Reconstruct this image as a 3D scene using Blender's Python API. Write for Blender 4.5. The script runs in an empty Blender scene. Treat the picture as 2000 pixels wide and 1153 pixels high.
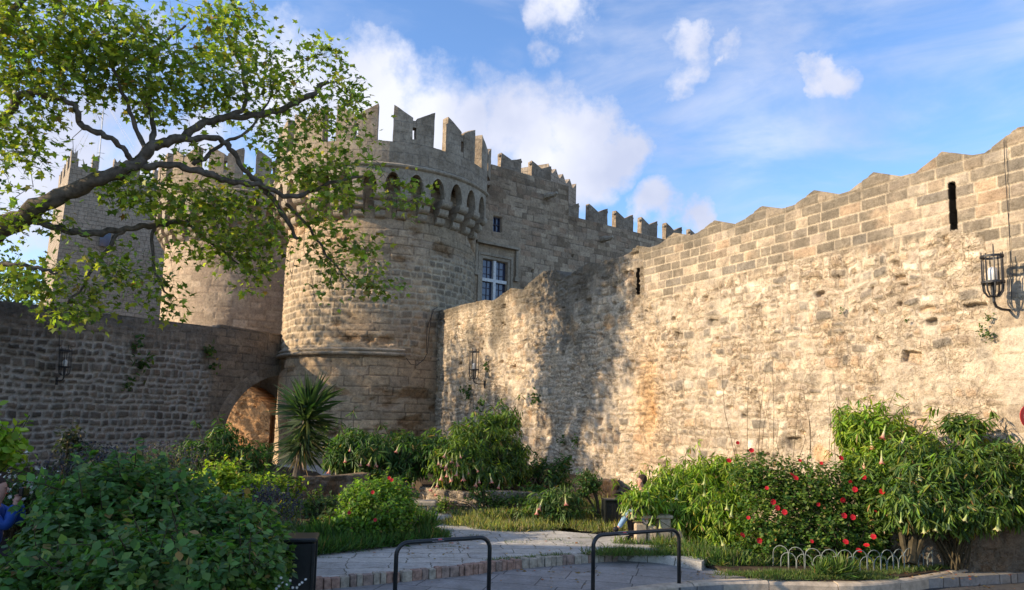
import bpy, bmesh, math, random
import numpy as np
from mathutils import Vector, Matrix
R = math.radians
C = bpy.context.scene.collection
SC = bpy.context.scene
random.seed(7)
# ------------------------------------------------------------------ camera
EYE = Vector((0, 0, 2.2)); F = 1428.0; PPY = 662.0; PITCH = math.atan(158 / F); ROLL = 0.022
CAMM = Matrix.Rotation(math.pi / 2 + PITCH, 3, 'X') @ Matrix.Rotation(ROLL, 3, 'Z')
cd = bpy.data.cameras.new('camera'); cam = bpy.data.objects.new('camera', cd); C.objects.link(cam)
cam.matrix_world = Matrix.Translation(EYE) @ CAMM.to_4x4()
cd.sensor_width = 36; cd.lens = F / 2000 * 36; cd.shift_y = (PPY - 576.5) / 2000
cd.clip_end = 3000; cd.clip_start = 0.05
SC.camera = cam
# ------------------------------------------------------------------ light
SUN_AZ = math.atan2(-.22, -.975)      # direction towards the sun, in the plan (from the left, a little in front)
SUN_EL = R(22)
sd = Vector((math.cos(SUN_AZ) * math.cos(SUN_EL), math.sin(SUN_AZ) * math.cos(SUN_EL), math.sin(SUN_EL)))
sl = bpy.data.lights.new('sun', 'SUN'); sl.energy = 4.6; sl.angle = R(0.6); sl.color = (1, .81, .57)
so = bpy.data.objects.new('sun', sl); C.objects.link(so)
so.rotation_euler = sd.to_track_quat('Z', 'Y').to_euler()
SC.view_settings.view_transform = 'Standard'; SC.view_settings.look = 'None'
SC.view_settings.gamma = 1; SC.view_settings.exposure = 0.75
SC.cycles.max_bounces = 6; SC.cycles.transparent_max_bounces = 6

def ray(px, py):
    v = CAMM @ Vector(((px - 1000) / F, -(py - PPY) / F, -1))
    return v
def P(px, py, Y):
    v = ray(px, py); return EYE + v * (Y / v.y)
def G(px, py, z=0.0):
    v = ray(px, py); return EYE + v * ((z - EYE.z) / v.z)

# ---- world: Nishita sky with cumulus and thin cloud
W = bpy.data.worlds.new('World'); SC.world = W; W.use_nodes = True
nt = W.node_tree; N = nt.nodes; L = nt.links; N.clear()
out = N.new('ShaderNodeOutputWorld'); bg = N.new('ShaderNodeBackground'); bg.inputs[1].default_value = 0.15
sky = N.new('ShaderNodeTexSky'); sky.sky_type = 'NISHITA'; sky.sun_disc = False
sky.sun_elevation = SUN_EL; sky.sun_rotation = math.pi / 2 - SUN_AZ
sky.air_density = 1.0; sky.dust_density = 0.6; sky.ozone_density = 3.0
tc = N.new('ShaderNodeTexCoord')
nz = N.new('ShaderNodeTexNoise'); nz.inputs['Scale'].default_value = 9; nz.inputs['Detail'].default_value = 8
nz.inputs['Roughness'].default_value = .62
L.new(tc.outputs['Generated'], nz.inputs['Vector'])
nw_ = N.new('ShaderNodeTexNoise'); nw_.inputs['Scale'].default_value = 7; nw_.inputs['Detail'].default_value = 6; nw_.inputs['Roughness'].default_value = .6
L.new(tc.outputs['Generated'], nw_.inputs['Vector'])
wv = N.new('ShaderNodeVectorMath'); wv.operation = 'SUBTRACT'; L.new(nw_.outputs['Color'], wv.inputs[0]); wv.inputs[1].default_value = (.5, .5, .5)
wd = N.new('ShaderNodeVectorMath'); wd.operation = 'MULTIPLY_ADD'; L.new(wv.outputs[0], wd.inputs[0]); wd.inputs[1].default_value = (.16, .16, .16); L.new(tc.outputs['Generated'], wd.inputs[2])
def mth(op, a, b=None, clamp=False):
    m = N.new('ShaderNodeMath'); m.operation = op; m.use_clamp = clamp
    for i, s in enumerate((a, b)):
        if s is None: continue
        if hasattr(s, 'node'): L.new(s, m.inputs[i])
        else: m.inputs[i].default_value = s
    return m.outputs[0]
CL = [(590, 190, 150, 1), (700, 190, 130, 1), (820, 235, 130, 1), (930, 270, 130, 1), (1040, 285, 125, 1), (1140, 300, 110, 1), (1215, 290, 75, 1),
      (1100, 5, 72, .7), (1118, 60, 50, .62), (1085, 108, 38, .5), (1338, 140, 60, .66), (1350, 182, 40, .52), (1615, 140, 52, .62), (1580, 158, 40, .5), (1345, 80, 60, .4), (1440, 95, 50, .36),
      (1350, 70, 50, .5), (1418, 102, 20, .6), (1300, 405, 55, .85), (1375, 425, 50, .85), (150, 240, 260, .8), (330, 330, 200, .85), (-20, 380, 220, .7),
      (2300, 500, 300, .8), (-500, 200, 400, .8)]
mx = None
for (px, py, rr, w) in CL:
    d = ray(px, py).normalized()
    vm = N.new('ShaderNodeVectorMath'); vm.operation = 'DISTANCE'; L.new(wd.outputs[0], vm.inputs[0]); vm.inputs[1].default_value = d
    rad = rr / F / math.sqrt(1 + ((px - 1000) / F) ** 2 + ((py - PPY) / F) ** 2) * 1.15
    m = mth('SUBTRACT', 1.0, mth('DIVIDE', vm.outputs['Value'], rad), True)
    m = mth('MULTIPLY', m, w)
    mx = m if mx is None else mth('MAXIMUM', mx, m)
nn = mth('MULTIPLY', mth('SUBTRACT', nz.outputs[0], 0.5), 1.7)
pres = mth('GREATER_THAN', mx, 0.001)
cl = mth('ADD', mx, nn)
mr = N.new('ShaderNodeMapRange'); mr.interpolation_type = 'SMOOTHSTEP'; L.new(cl, mr.inputs[0])
mr.inputs[1].default_value = -0.02; mr.inputs[2].default_value = 0.62
edge = N.new('ShaderNodeMapRange'); L.new(mx, edge.inputs[0]); edge.inputs[1].default_value = 0; edge.inputs[2].default_value = .12
big = mth('MULTIPLY', mr.outputs[0], edge.outputs[0])
# thin streaky veil
mp = N.new('ShaderNodeMapping'); mp.inputs['Scale'].default_value = (1.6, 1.6, 5.0); mp.inputs['Rotation'].default_value = (0, .35, 0)
L.new(tc.outputs['Generated'], mp.inputs[0])
n2 = N.new('ShaderNodeTexNoise'); n2.inputs['Scale'].default_value = 2.6; n2.inputs['Detail'].default_value = 7; n2.inputs['Roughness'].default_value = .58
n2.inputs['Distortion'].default_value = .4
L.new(mp.outputs[0], n2.inputs['Vector'])
m2 = N.new('ShaderNodeMapRange'); m2.interpolation_type = 'SMOOTHSTEP'; L.new(n2.outputs[0], m2.inputs[0])
m2.inputs[1].default_value = .36; m2.inputs[2].default_value = .78; m2.inputs[4].default_value = .60
tot = mth('MAXIMUM', big, m2.outputs[0])
# white to lavender-grey inside the cloud
n3 = N.new('ShaderNodeTexNoise'); n3.inputs['Scale'].default_value = 6; n3.inputs['Detail'].default_value = 5; L.new(tc.outputs['Generated'], n3.inputs['Vector'])
cr = N.new('ShaderNodeValToRGB'); L.new(n3.outputs[0], cr.inputs[0])
cr.color_ramp.elements[0].position = .36; cr.color_ramp.elements[0].color = (2.5, 2.75, 3.6, 1)
cr.color_ramp.elements[1].position = .64; cr.color_ramp.elements[1].color = (3.85, 3.95, 4.45, 1)
tint = N.new('ShaderNodeMix'); tint.data_type = 'RGBA'; tint.blend_type = 'MULTIPLY'; tint.inputs[0].default_value = 1
L.new(sky.outputs[0], tint.inputs[6]); tint.inputs[7].default_value = (.92, 1.04, 1.20, 1)
mxc = N.new('ShaderNodeMix'); mxc.data_type = 'RGBA'; L.new(tot, mxc.inputs[0]); L.new(tint.outputs[2], mxc.inputs[6]); L.new(cr.outputs[0], mxc.inputs[7])
L.new(mxc.outputs[2], bg.inputs[0]); L.new(bg.outputs[0], out.inputs[0])

# ------------------------------------------------------------------ helpers
def tag(o, label=None, cat=None, group=None, kind=None):
    if label: o['label'] = label
    if cat: o['category'] = cat
    if group: o['group'] = group
    if kind: o['kind'] = kind
    return o
def empty(name, loc, label=None, cat=None, group=None, rz=0):
    o = bpy.data.objects.new(name, None); C.objects.link(o); o.location = loc; o.rotation_euler.z = rz
    o.empty_display_size = .2
    return tag(o, label, cat, group)
def link(name, me, mat, parent=None):
    o = bpy.data.objects.new(name, me); C.objects.link(o)
    if mat: me.materials.append(mat)
    if parent is not None:
        o.parent = parent
        o.matrix_parent_inverse = (Matrix.Translation(parent.location) @ Matrix.Rotation(parent.rotation_euler.z, 4, 'Z')).inverted()
    return o
def copy_tree(o, parent=None):
    c = o.copy(); C.objects.link(c)
    if parent is not None: c.parent = parent
    for ch in list(o.children): copy_tree(ch, c)
    return c
def mesh_np(name, V, nfaces_k, faces, cols=None, smooth=False):
    """V (n,3); faces: (m,k) int array"""
    me = bpy.data.meshes.new(name)
    V = np.asarray(V, dtype=np.float32); faces = np.asarray(faces, dtype=np.int32); m, k = faces.shape
    me.vertices.add(len(V)); me.vertices.foreach_set('co', V.ravel())
    me.loops.add(m * k); me.loops.foreach_set('vertex_index', faces.ravel())
    me.polygons.add(m); me.polygons.foreach_set('loop_start', np.arange(0, m * k, k, dtype=np.int32))
    if cols is not None:
        a = me.color_attributes.new('Col', 'FLOAT_COLOR', 'POINT')
        c4 = np.ones((len(V), 4), dtype=np.float32); c4[:, :3] = cols; a.data.foreach_set('color', c4.ravel())
    me.update(calc_edges=True); me.validate()
    me.polygons.foreach_set('use_smooth', np.full(len(me.polygons), smooth, dtype=bool))
    return me
class MB:
    def __init__(s): s.v = []; s.f = []
    def add(s, vs, fs):
        b = len(s.v); s.v += [tuple(x) for x in vs]; s.f += [tuple(i + b for i in f) for f in fs]
    def box(s, c, size, rz=0.0, M=None):
        x, y, z = [a / 2 for a in size]
        vs = [Vector((i * x, j * y, k * z)) for k in (-1, 1) for j in (-1, 1) for i in (-1, 1)]
        M = M or Matrix.Rotation(rz, 3, 'Z')
        vs = [M @ q + Vector(c) for q in vs]
        s.add(vs, [(0, 2, 3, 1), (4, 5, 7, 6), (0, 1, 5, 4), (2, 6, 7, 3), (0, 4, 6, 2), (1, 3, 7, 5)])
    def tube(s, pts, rads, n=8, cap=True):
        pts = [Vector(p) for p in pts]
        if not hasattr(rads, '__len__'): rads = [rads] * len(pts)
        rings = []; prev = None
        for i, p in enumerate(pts):
            t = (pts[min(i + 1, len(pts) - 1)] - pts[max(i - 1, 0)])
            if t.length < 1e-9: t = Vector((0, 0, 1))
            t.normalize()
            if prev is None: a = t.orthogonal().normalized()
            else:
                a = prev - t * prev.dot(t)
                a = a.normalized() if a.length > 1e-6 else t.orthogonal().normalized()
            prev = a; b = t.cross(a)
            rings.append([p + (a * math.cos(2 * math.pi * k / n) + b * math.sin(2 * math.pi * k / n)) * rads[i] for k in range(n)])
        vs = [q for r in rings for q in r]; fs = []
        for i in range(len(pts) - 1):
            for k in range(n):
                fs.append((i * n + k, i * n + (k + 1) % n, (i + 1) * n + (k + 1) % n, (i + 1) * n + k))
        if cap: fs.append(tuple(range(n - 1, -1, -1))); fs.append(tuple((len(pts) - 1) * n + k for k in range(n)))
        s.add(vs, fs)
    def prism(s, prof, fr, d0, d1):
        """prof: list of (a,b); fr(a,b,d)->xyz"""
        n = len(prof); vs = [fr(a, b, d0) for a, b in prof] + [fr(a, b, d1) for a, b in prof]
        fs = [tuple(range(n)), tuple(range(2 * n - 1, n - 1, -1))] + [(i, n + i, n + (i + 1) % n, (i + 1) % n) for i in range(n)]
        s.add(vs, fs)
    def lathe(s, prof, c, a0=0, a1=2 * math.pi, n=48):
        full = abs(a1 - a0 - 2 * math.pi) < 1e-6; m = n if full else n + 1; k = len(prof)
        vs = [(c[0] + r * math.cos(a0 + (a1 - a0) * i / n), c[1] + r * math.sin(a0 + (a1 - a0) * i / n), c[2] + z) for i in range(m) for r, z in prof]
        fs = [(i * k + j, ((i + 1) % m) * k + j, ((i + 1) % m) * k + j + 1, i * k + j + 1) for i in range(n) for j in range(k - 1)]
        s.add(vs, fs)
    def build(s, name, mat, parent=None, smooth=False, bevel=0, uv=False, fixn=True, wear=0):
        me = bpy.data.meshes.new(name); me.from_pydata(s.v, [], s.f); me.update()
        bm = bmesh.new(); bm.from_mesh(me)
        if fixn: bmesh.ops.recalc_face_normals(bm, faces=bm.faces)
        if bevel: bmesh.ops.bevel(bm, geom=[e for e in bm.edges if len(e.link_faces) == 2 and e.calc_face_angle(0) > .5], offset=bevel, segments=1, affect='EDGES')
        if wear:
            from mathutils import noise as mn
            for _ in range(2):
                es = [e for e in bm.edges if e.calc_length() > .32]
                if es: bmesh.ops.subdivide_edges(bm, edges=es, cuts=1, use_grid_fill=True)
            bmesh.ops.triangulate(bm, faces=[f for f in bm.faces if len(f.verts) > 4])
            for v in bm.verts:
                sh = 1 + 1.5 * max(0, v.calc_shell_factor() - 1.05)
                q = mn.noise_vector(v.co * 2.3) * wear * sh + mn.noise_vector(v.co * 7) * wear * .5; q.z = q.z * .8 - wear * .5 * (sh - 1); v.co += q
            bmesh.ops.recalc_face_normals(bm, faces=bm.faces); bm.normal_update()
        if uv:
            ul = bm.loops.layers.uv.new('UVMap')
            for f in bm.faces:
                nn = f.normal
                if abs(nn.z) > .8:
                    for l in f.loops: l[ul].uv = (l.vert.co.x, l.vert.co.y)
                else:
                    t = Vector((-nn.y, nn.x)).normalized()
                    for l in f.loops: l[ul].uv = (l.vert.co.x * t.x + l.vert.co.y * t.y, l.vert.co.z)
        for f in bm.faces: f.smooth = smooth
        bm.to_mesh(me); bm.free()
        return link(name, me, mat, parent)

# ---- numpy noise
_T = np.random.RandomState(3).rand(256, 256)
def vn(x, y):
    xi = np.floor(x).astype(int); yi = np.floor(y).astype(int); fx = x - xi; fy = y - yi
    fx = fx * fx * (3 - 2 * fx); fy = fy * fy * (3 - 2 * fy)
    g = lambda a, b: _T[a & 255, b & 255]
    return (g(xi, yi) * (1 - fx) + g(xi + 1, yi) * fx) * (1 - fy) + (g(xi, yi + 1) * (1 - fx) + g(xi + 1, yi + 1) * fx) * fy
def fbm(x, y, s=1.0, o=4, off=0.0):
    r = 0; a = .5; t = 0
    for i in range(o):
        r = r + a * vn(x * s + off + 17.3 * i, y * s + off * 1.7 + 9.1 * i); t += a; a *= .55; s *= 2.07
    return r / t * 2 - 1      # -1..1
def sstep(a, b, x):
    t = np.clip((x - a) / (b - a), 0, 1); return t * t * (3 - 2 * t)
def layout(u, v, h, w, warp, seed, wscale=1.6, rad=.06):
    rs = np.random.RandomState(seed)
    uu = u + warp * fbm(u, v, wscale, 3, seed * 3.1); vv = v + warp * fbm(u, v, wscale, 3, seed * 7.7 + 40) + .06 * fbm(u, v * 0, .25, 2, seed)
    v0 = vv.min() - 1; v1 = vv.max() + 1; ed = [v0]
    while ed[-1] < v1: ed.append(ed[-1] + rs.uniform(*h))
    ed = np.array(ed); j = np.clip(np.searchsorted(ed, vv) - 1, 0, len(ed) - 2)
    dv = np.minimum(vv - ed[j], ed[j + 1] - vv); du = np.zeros_like(uu); r = np.zeros(uu.shape + (4,))
    cv = (vv - (ed[j] + ed[j + 1]) / 2) / ((ed[j + 1] - ed[j]) / 2); cu = np.zeros_like(uu)
    u0 = uu.min() - 2; u1 = uu.max() + 2
    for k in range(len(ed) - 1):
        n = int((u1 - u0) / w[0]) + 3
        e = u0 - rs.rand() * w[1] + np.concatenate([[0], np.cumsum(rs.uniform(w[0], w[1], n))]); rr = rs.rand(n + 1, 4)
        m = j == k
        if not m.any(): continue
        um = uu[m]; i = np.clip(np.searchsorted(e, um) - 1, 0, n - 1)
        du[m] = np.minimum(um - e[i], e[i + 1] - um); r[m] = rr[i]; cu[m] = (um - (e[i] + e[i + 1]) / 2) / ((e[i + 1] - e[i]) / 2)
    d = np.where((du < rad) & (dv < rad), rad - np.hypot(rad - np.minimum(du, rad), rad - np.minimum(dv, rad)), np.minimum(du, dv))
    return d, r, cu, cv
def lerp(a, b, t):
    t = np.asarray(t)
    if t.ndim and np.ndim(a) != 0 and (np.ndim(a) == t.ndim + 1 or np.ndim(b) == t.ndim + 1 or np.shape(a) == (3,)): t = t[..., None]
    return np.asarray(a) * (1 - t) + np.asarray(b) * t
def pal(r, cols):
    cols = np.array(cols); k = (r * len(cols)).astype(int).clip(0, len(cols) - 1); return cols[k]
def grid_wall(name, mat, parent, pos, ucs, top, z0, nz_, field, thick, dirn, hole=None, closed_back=True):
    """pos(u,z,d)->(...,3) arrays; d outward"""
    ucs = np.asarray(ucs); tz = np.linspace(0, 1, nz_)
    U = np.repeat(ucs[:, None], nz_, 1); Tp = top(ucs)[:, None]; Z = z0 + (Tp - z0) * tz[None, :]
    D, Cc, *ex = field(U, Z)
    V = pos(U, Z, D)
    b1 = pos(U[:, -1:], Z[:, -1:], np.full((len(ucs), 1), -thick) + D[:, -1:] * 0)
    b2 = pos(U[:, -1:], Z[:, -1:] * 0 + z0, np.full((len(ucs), 1), -thick))
    V = np.concatenate([V, b1, b2], 1); Cc = np.concatenate([Cc, Cc[:, -1:], Cc[:, -1:]], 1)
    nu, nv = V.shape[:2]
    idx = np.arange(nu * nv).reshape(nu, nv)
    a = idx[:-1, :-1]; b = idx[1:, :-1]; c = idx[1:, 1:]; d = idx[:-1, 1:]
    fs = np.stack([a, b, c, d], -1) if dirn > 0 else np.stack([a, d, c, b], -1)
    if hole is not None:
        uc = (ucs[:-1] + ucs[1:]) / 2; Zc = (Z[:-1, :-1] + Z[1:, 1:]) / 2
        hm = hole(np.repeat(uc[:, None], nz_ - 1, 1), Zc)
        keep = np.ones((nu - 1, nv - 1), bool); keep[:, :nz_ - 1] = ~hm; keep[hm.any(1), nz_] = False
        fs = fs[keep]
    me = mesh_np(name, V.reshape(-1, 3), 4, fs.reshape(-1, 4), Cc.reshape(-1, 3), True)
    if ex:
        q = np.concatenate([ex[0], ex[0][:, -1:], ex[0][:, -1:]], 1).astype(np.float32).ravel()
        a_ = me.attributes.new('rubble', 'FLOAT', 'POINT'); a_.data.foreach_set('value', q)
    return link(name, me, mat, parent)

# ---- materials
def newmat(name):
    m = bpy.data.materials.new(name); m.use_nodes = True; t = m.node_tree; t.nodes.clear()
    o = t.nodes.new('ShaderNodeOutputMaterial'); return m, t, o
def principled(t, o, rough=.9, spec=.2):
    p = t.nodes.new('ShaderNodeBsdfPrincipled'); p.inputs['Roughness'].default_value = rough
    p.inputs['Specular IOR Level'].default_value = spec; t.links.new(p.outputs[0], o.inputs[0]); return p
def noise(t, scale, detail=6, rough=.6, vec=None):
    n = t.nodes.new('ShaderNodeTexNoise'); n.inputs['Scale'].default_value = scale; n.inputs['Detail'].default_value = detail
    n.inputs['Roughness'].default_value = rough
    if vec is None:
        g = t.nodes.new('ShaderNodeTexCoord'); vec = g.outputs['Object']
    t.links.new(vec, n.inputs['Vector']); return n
def ramp(t, src, stops):
    r = t.nodes.new('ShaderNodeValToRGB'); t.links.new(src, r.inputs[0]); e = r.color_ramp.elements
    while len(e) < len(stops): e.new(.5)
    for i, (p, c) in enumerate(stops): e[i].position = p; e[i].color = (*c, 1) if len(c) == 3 else c
    return r
def mixc(t, fac, a, b, mode='MIX'):
    m = t.nodes.new('ShaderNodeMix'); m.data_type = 'RGBA'; m.blend_type = mode
    for s, i in ((fac, 0), (a, 6), (b, 7)):
        if hasattr(s, 'node'): t.links.new(s, m.inputs[i])
        elif i == 0: m.inputs[0].default_value = s
        else: m.inputs[i].default_value = (*s, 1)
    return m.outputs[2]
def bump(t, src, strength, dist, p, prev=None):
    b = t.nodes.new('ShaderNodeBump'); b.inputs['Strength'].default_value = strength; b.inputs['Distance'].default_value = dist
    t.links.new(src, b.inputs['Height'])
    if prev is not None: t.links.new(prev, b.inputs['Normal'])
    t.links.new(b.outputs[0], p.inputs['Normal']); return b.outputs[0]
def mat_masonry(name='masonry', bs=.6):
    m, t, o = newmat(name); p = principled(t, o, .93, .15)
    a = t.nodes.new('ShaderNodeAttribute'); a.attribute_name = 'Col'
    n1 = noise(t, 9, 8, .7); n2 = noise(t, 38, 6, .7); n3 = noise(t, 2.2, 5, .6)
    r1 = ramp(t, n1.outputs[0], [(.3, (.62, .60, .57)), (.5, (1, 1, 1)), (.75, (1.22, 1.2, 1.15))])
    r2 = ramp(t, n2.outputs[0], [(.32, (.66, .64, .62)), (.55, (1.05, 1.05, 1.05))])
    r3 = ramp(t, n3.outputs[0], [(.35, (.84, .83, .82)), (.65, (1.1, 1.08, 1.04))])
    c = mixc(t, 1, a.outputs['Color'], r1.outputs[0], 'MULTIPLY'); c = mixc(t, .8, c, r2.outputs[0], 'MULTIPLY'); c = mixc(t, 1, c, r3.outputs[0], 'MULTIPLY')
    ra = t.nodes.new('ShaderNodeAttribute'); ra.attribute_name = 'rubble'
    g = t.nodes.new('ShaderNodeTexCoord'); nd = noise(t, 4, 3, .6); va = t.nodes.new('ShaderNodeVectorMath'); va.operation = 'MULTIPLY_ADD'
    t.links.new(nd.outputs['Color'], va.inputs[0]); va.inputs[1].default_value = (.3, .3, .3); t.links.new(g.outputs['Object'], va.inputs[2])
    vo = t.nodes.new('ShaderNodeTexVoronoi'); vo.feature = 'DISTANCE_TO_EDGE'; vo.inputs['Scale'].default_value = 8.5; t.links.new(va.outputs[0], vo.inputs['Vector'])
    vc = t.nodes.new('ShaderNodeTexVoronoi'); vc.inputs['Scale'].default_value = 8.5; t.links.new(va.outputs[0], vc.inputs['Vector'])
    ed = ramp(t, vo.outputs['Distance'], [(.0, (.70, .65, .60)), (.035, (.90, .88, .86)), (.09, (1, 1, 1))])
    cvv = ramp(t, vc.outputs['Color'], [(.1, (.80, .76, .70)), (.5, (1, .98, .95)), (.9, (1.15, 1.12, 1.06))])
    nm_ = noise(t, 1.3, 5, .65); mk = ramp(t, nm_.outputs[0], [(.42, (0, 0, 0)), (.60, (1, 1, 1))]); mm = t.nodes.new('ShaderNodeMath'); mm.operation = 'MULTIPLY'
    t.links.new(mk.outputs[0], mm.inputs[0]); t.links.new(ra.outputs['Fac'], mm.inputs[1])
    c2 = mixc(t, 1, c, ed.outputs[0], 'MULTIPLY'); c2 = mixc(t, 1, c2, cvv.outputs[0], 'MULTIPLY'); c = mixc(t, mm.outputs[0], c, c2)
    n4 = noise(t, 17, 4, .75); pt = ramp(t, n4.outputs[0], [(.27, (.40, .34, .28)), (.36, (1, 1, 1))]); c = mixc(t, ra.outputs['Fac'], c, mixc(t, 1, c, pt.outputs[0], 'MULTIPLY'))
    t.links.new(c, p.inputs['Base Color'])
    b = bump(t, n2.outputs[0], bs, .02, p); b = bump(t, n1.outputs[0], bs, .06, p, b)
    hm = t.nodes.new('ShaderNodeMath'); hm.operation = 'MULTIPLY'; ct = t.nodes.new('ShaderNodeMath'); ct.operation = 'MINIMUM'; t.links.new(vo.outputs['Distance'], ct.inputs[0]); ct.inputs[1].default_value = .14
    t.links.new(ct.outputs[0], hm.inputs[0]); t.links.new(mm.outputs[0], hm.inputs[1]); b = bump(t, hm.outputs[0], .7, .2, p, b)
    h4 = t.nodes.new('ShaderNodeMath'); h4.operation = 'MULTIPLY'; t.links.new(n4.outputs[0], h4.inputs[0]); t.links.new(ra.outputs['Fac'], h4.inputs[1]); b = bump(t, h4.outputs[0], .8, .07, p, b)
    return m
M_MAS = mat_masonry()
def mat_ashlar(name, cols, bw=.8, rh=.35, mort=.018, mcol=(.30, .26, .21), bs=.6, dark=0.0):
    m, t, o = newmat(name); p = principled(t, o, .92, .15)
    uv = t.nodes.new('ShaderNodeUVMap'); uv.uv_map = 'UVMap'
    nw = noise(t, 1.5, 3, .5, uv.outputs[0])
    add = t.nodes.new('ShaderNodeVectorMath'); add.operation = 'MULTIPLY_ADD'; t.links.new(nw.outputs['Color'], add.inputs[0])
    add.inputs[1].default_value = (.07, .07, 0); t.links.new(uv.outputs[0], add.inputs[2])
    def brick(off, c1, c2):
        b = t.nodes.new('ShaderNodeTexBrick'); b.inputs['Scale'].default_value = 1; b.inputs['Brick Width'].default_value = bw; b.inputs['Row Height'].default_value = rh
        b.inputs['Mortar Size'].default_value = mort; b.inputs['Mortar Smooth'].default_value = .4; b.offset = .43; b.squash = .75; b.squash_frequency = 3
        b.inputs['Color1'].default_value = (*c1, 1); b.inputs['Color2'].default_value = (*c2, 1); b.inputs['Mortar'].default_value = (*mcol, 1); b.inputs['Bias'].default_value = 0
        t.links.new(add.outputs[0], b.inputs['Vector']); return b
    b = brick(0, cols[0], cols[1])
    n1 = noise(t, 7, 8, .7); n2 = noise(t, 34, 5, .7); n3 = noise(t, .9, 6, .65)
    r3 = ramp(t, n3.outputs[0], [(.38, cols[2]), (.62, (1, 1, 1))])
    r1 = ramp(t, n1.outputs[0], [(.3, (.6, .58, .56)), (.55, (1.05, 1.05, 1.05)), (.8, (1.25, 1.2, 1.15))])
    r2 = ramp(t, n2.outputs[0], [(.32, (.7, .68, .66)), (.55, (1.05, 1.05, 1.05))])
    c = mixc(t, 1, b.outputs['Color'], r1.outputs[0], 'MULTIPLY'); c = mixc(t, 1, c, r3.outputs[0], 'MULTIPLY'); c = mixc(t, .8, c, r2.outputs[0], 'MULTIPLY')
    t.links.new(c, p.inputs['Base Color'])
    inv = t.nodes.new('ShaderNodeMath'); inv.operation = 'SUBTRACT'; inv.inputs[0].default_value = 1; t.links.new(b.outputs['Fac'], inv.inputs[1])
    q = bump(t, inv.outputs[0], .8, .03, p); q = bump(t, n2.outputs[0], bs, .02, p, q); bump(t, n1.outputs[0], bs, .05, p, q)
    return m
M_ASH = mat_ashlar('tower_stone', [(.33, .27, .20), (.42, .345, .255), (.68, .65, .61)], 1.1, .48, .012)
M_ASH2 = mat_ashlar('palace_stone', [(.26, .21, .155), (.36, .29, .215), (.72, .68, .64)], .7, .33, .012)
M_TRIM = mat_ashlar('carved_stone', [(.38, .32, .24), (.43, .36, .27), (.75, .73, .7)], 1.4, 3, .006)
def mat_plain(name, col, rough=.6, spec=.3, metal=0, nvar=.25, nscale=12, bs=.15):
    m, t, o = newmat(name); p = principled(t, o, rough, spec); p.inputs['Metallic'].default_value = metal
    n = noise(t, nscale, 5, .65)
    r = ramp(t, n.outputs[0], [(.3, tuple(c * (1 - nvar) for c in col)), (.7, tuple(min(1, c * (1 + nvar)) for c in col))])
    t.links.new(r.outputs[0], p.inputs['Base Color']); bump(t, n.outputs[0], bs, .01, p); return m
M_IRON = mat_plain('dark_iron', (.02, .02, .022), .5, .4)
M_BLACKPAINT = mat_plain('black_paint', (.012, .014, .014), .35, .5, 0, .5, 25)
M_VOID = mat_plain('dark_void', (.015, .013, .012), 1, 0)
def mat_leaf(name='leaf', trans=.45):
    m, t, o = newmat(name)
    a = t.nodes.new('ShaderNodeAttribute'); a.attribute_name = 'Col'
    p = t.nodes.new('ShaderNodeBsdfPrincipled'); p.inputs['Roughness'].default_value = .5; p.inputs['Specular IOR Level'].default_value = .35
    tr = t.nodes.new('ShaderNodeBsdfTranslucent'); mx = t.nodes.new('ShaderNodeMixShader'); mx.inputs[0].default_value = trans
    t.links.new(a.outputs['Color'], p.inputs['Base Color'])
    c = mixc(t, 1, a.outputs['Color'], (1.3, 1.45, .55), 'MULTIPLY'); t.links.new(c, tr.inputs[0])
    t.links.new(p.outputs[0], mx.inputs[1]); t.links.new(tr.outputs[0], mx.inputs[2]); t.links.new(mx.outputs[0], o.inputs[0]); return m
M_LEAF = mat_leaf()
M_BARK = mat_plain('plane_bark', (.115, .095, .075), .9, .1, 0, .55, 5, .8)
M_STEM = mat_plain('stem', (.075, .06, .035), .9, .1, 0, .4, 10, .4)
# ------------------------------------------------------------------ the masonry
class VWall:
    def __init__(s, o, t):
        s.o = np.array(o, float); s.t = np.array(t, float) / np.hypot(*t); s.n = np.array((s.t[1], -s.t[0]))
        if s.n @ (np.array((0, 0)) - s.o) < 0: s.n = -s.n
    def pos(s, u, z, d=0):
        u = np.asarray(u, float); z = np.asarray(z, float)
        return np.stack([s.o[0] + u * s.t[0] + d * s.n[0], s.o[1] + u * s.t[1] + d * s.n[1], z + 0 * u], -1)
    def at(s, u, z, d=0): return Vector(s.pos(u, z, d))
    def pix(s, px, py):
        v = ray(px, py); k = (s.o @ s.n) / (v.x * s.n[0] + v.y * s.n[1]); p = EYE + v * k
        return float((np.array((p.x, p.y)) - s.o) @ s.t), p.z
    def prof(s, pts):
        a = np.array(sorted(s.pix(*p) for p in pts)); return a[:, 0], a[:, 1]
RWl = VWall((10.005, 9), (-.555, 1)); PWl = VWall((-4.2, 35.4), (1.3, 1)); LWl = VWall((-20.86, 20), (.657, 1))
SAND = [(.50, .40, .29), (.44, .35, .255), (.54, .43, .31), (.38, .30, .215), (.48, .35, .235), (.30, .255, .20), (.62, .52, .40), (.46, .37, .28), (.52, .42, .31), (.24, .21, .17)]
GREY = [(.17, .145, .115), (.22, .185, .15), (.14, .12, .10), (.25, .205, .16), (.20, .16, .125)]
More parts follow.
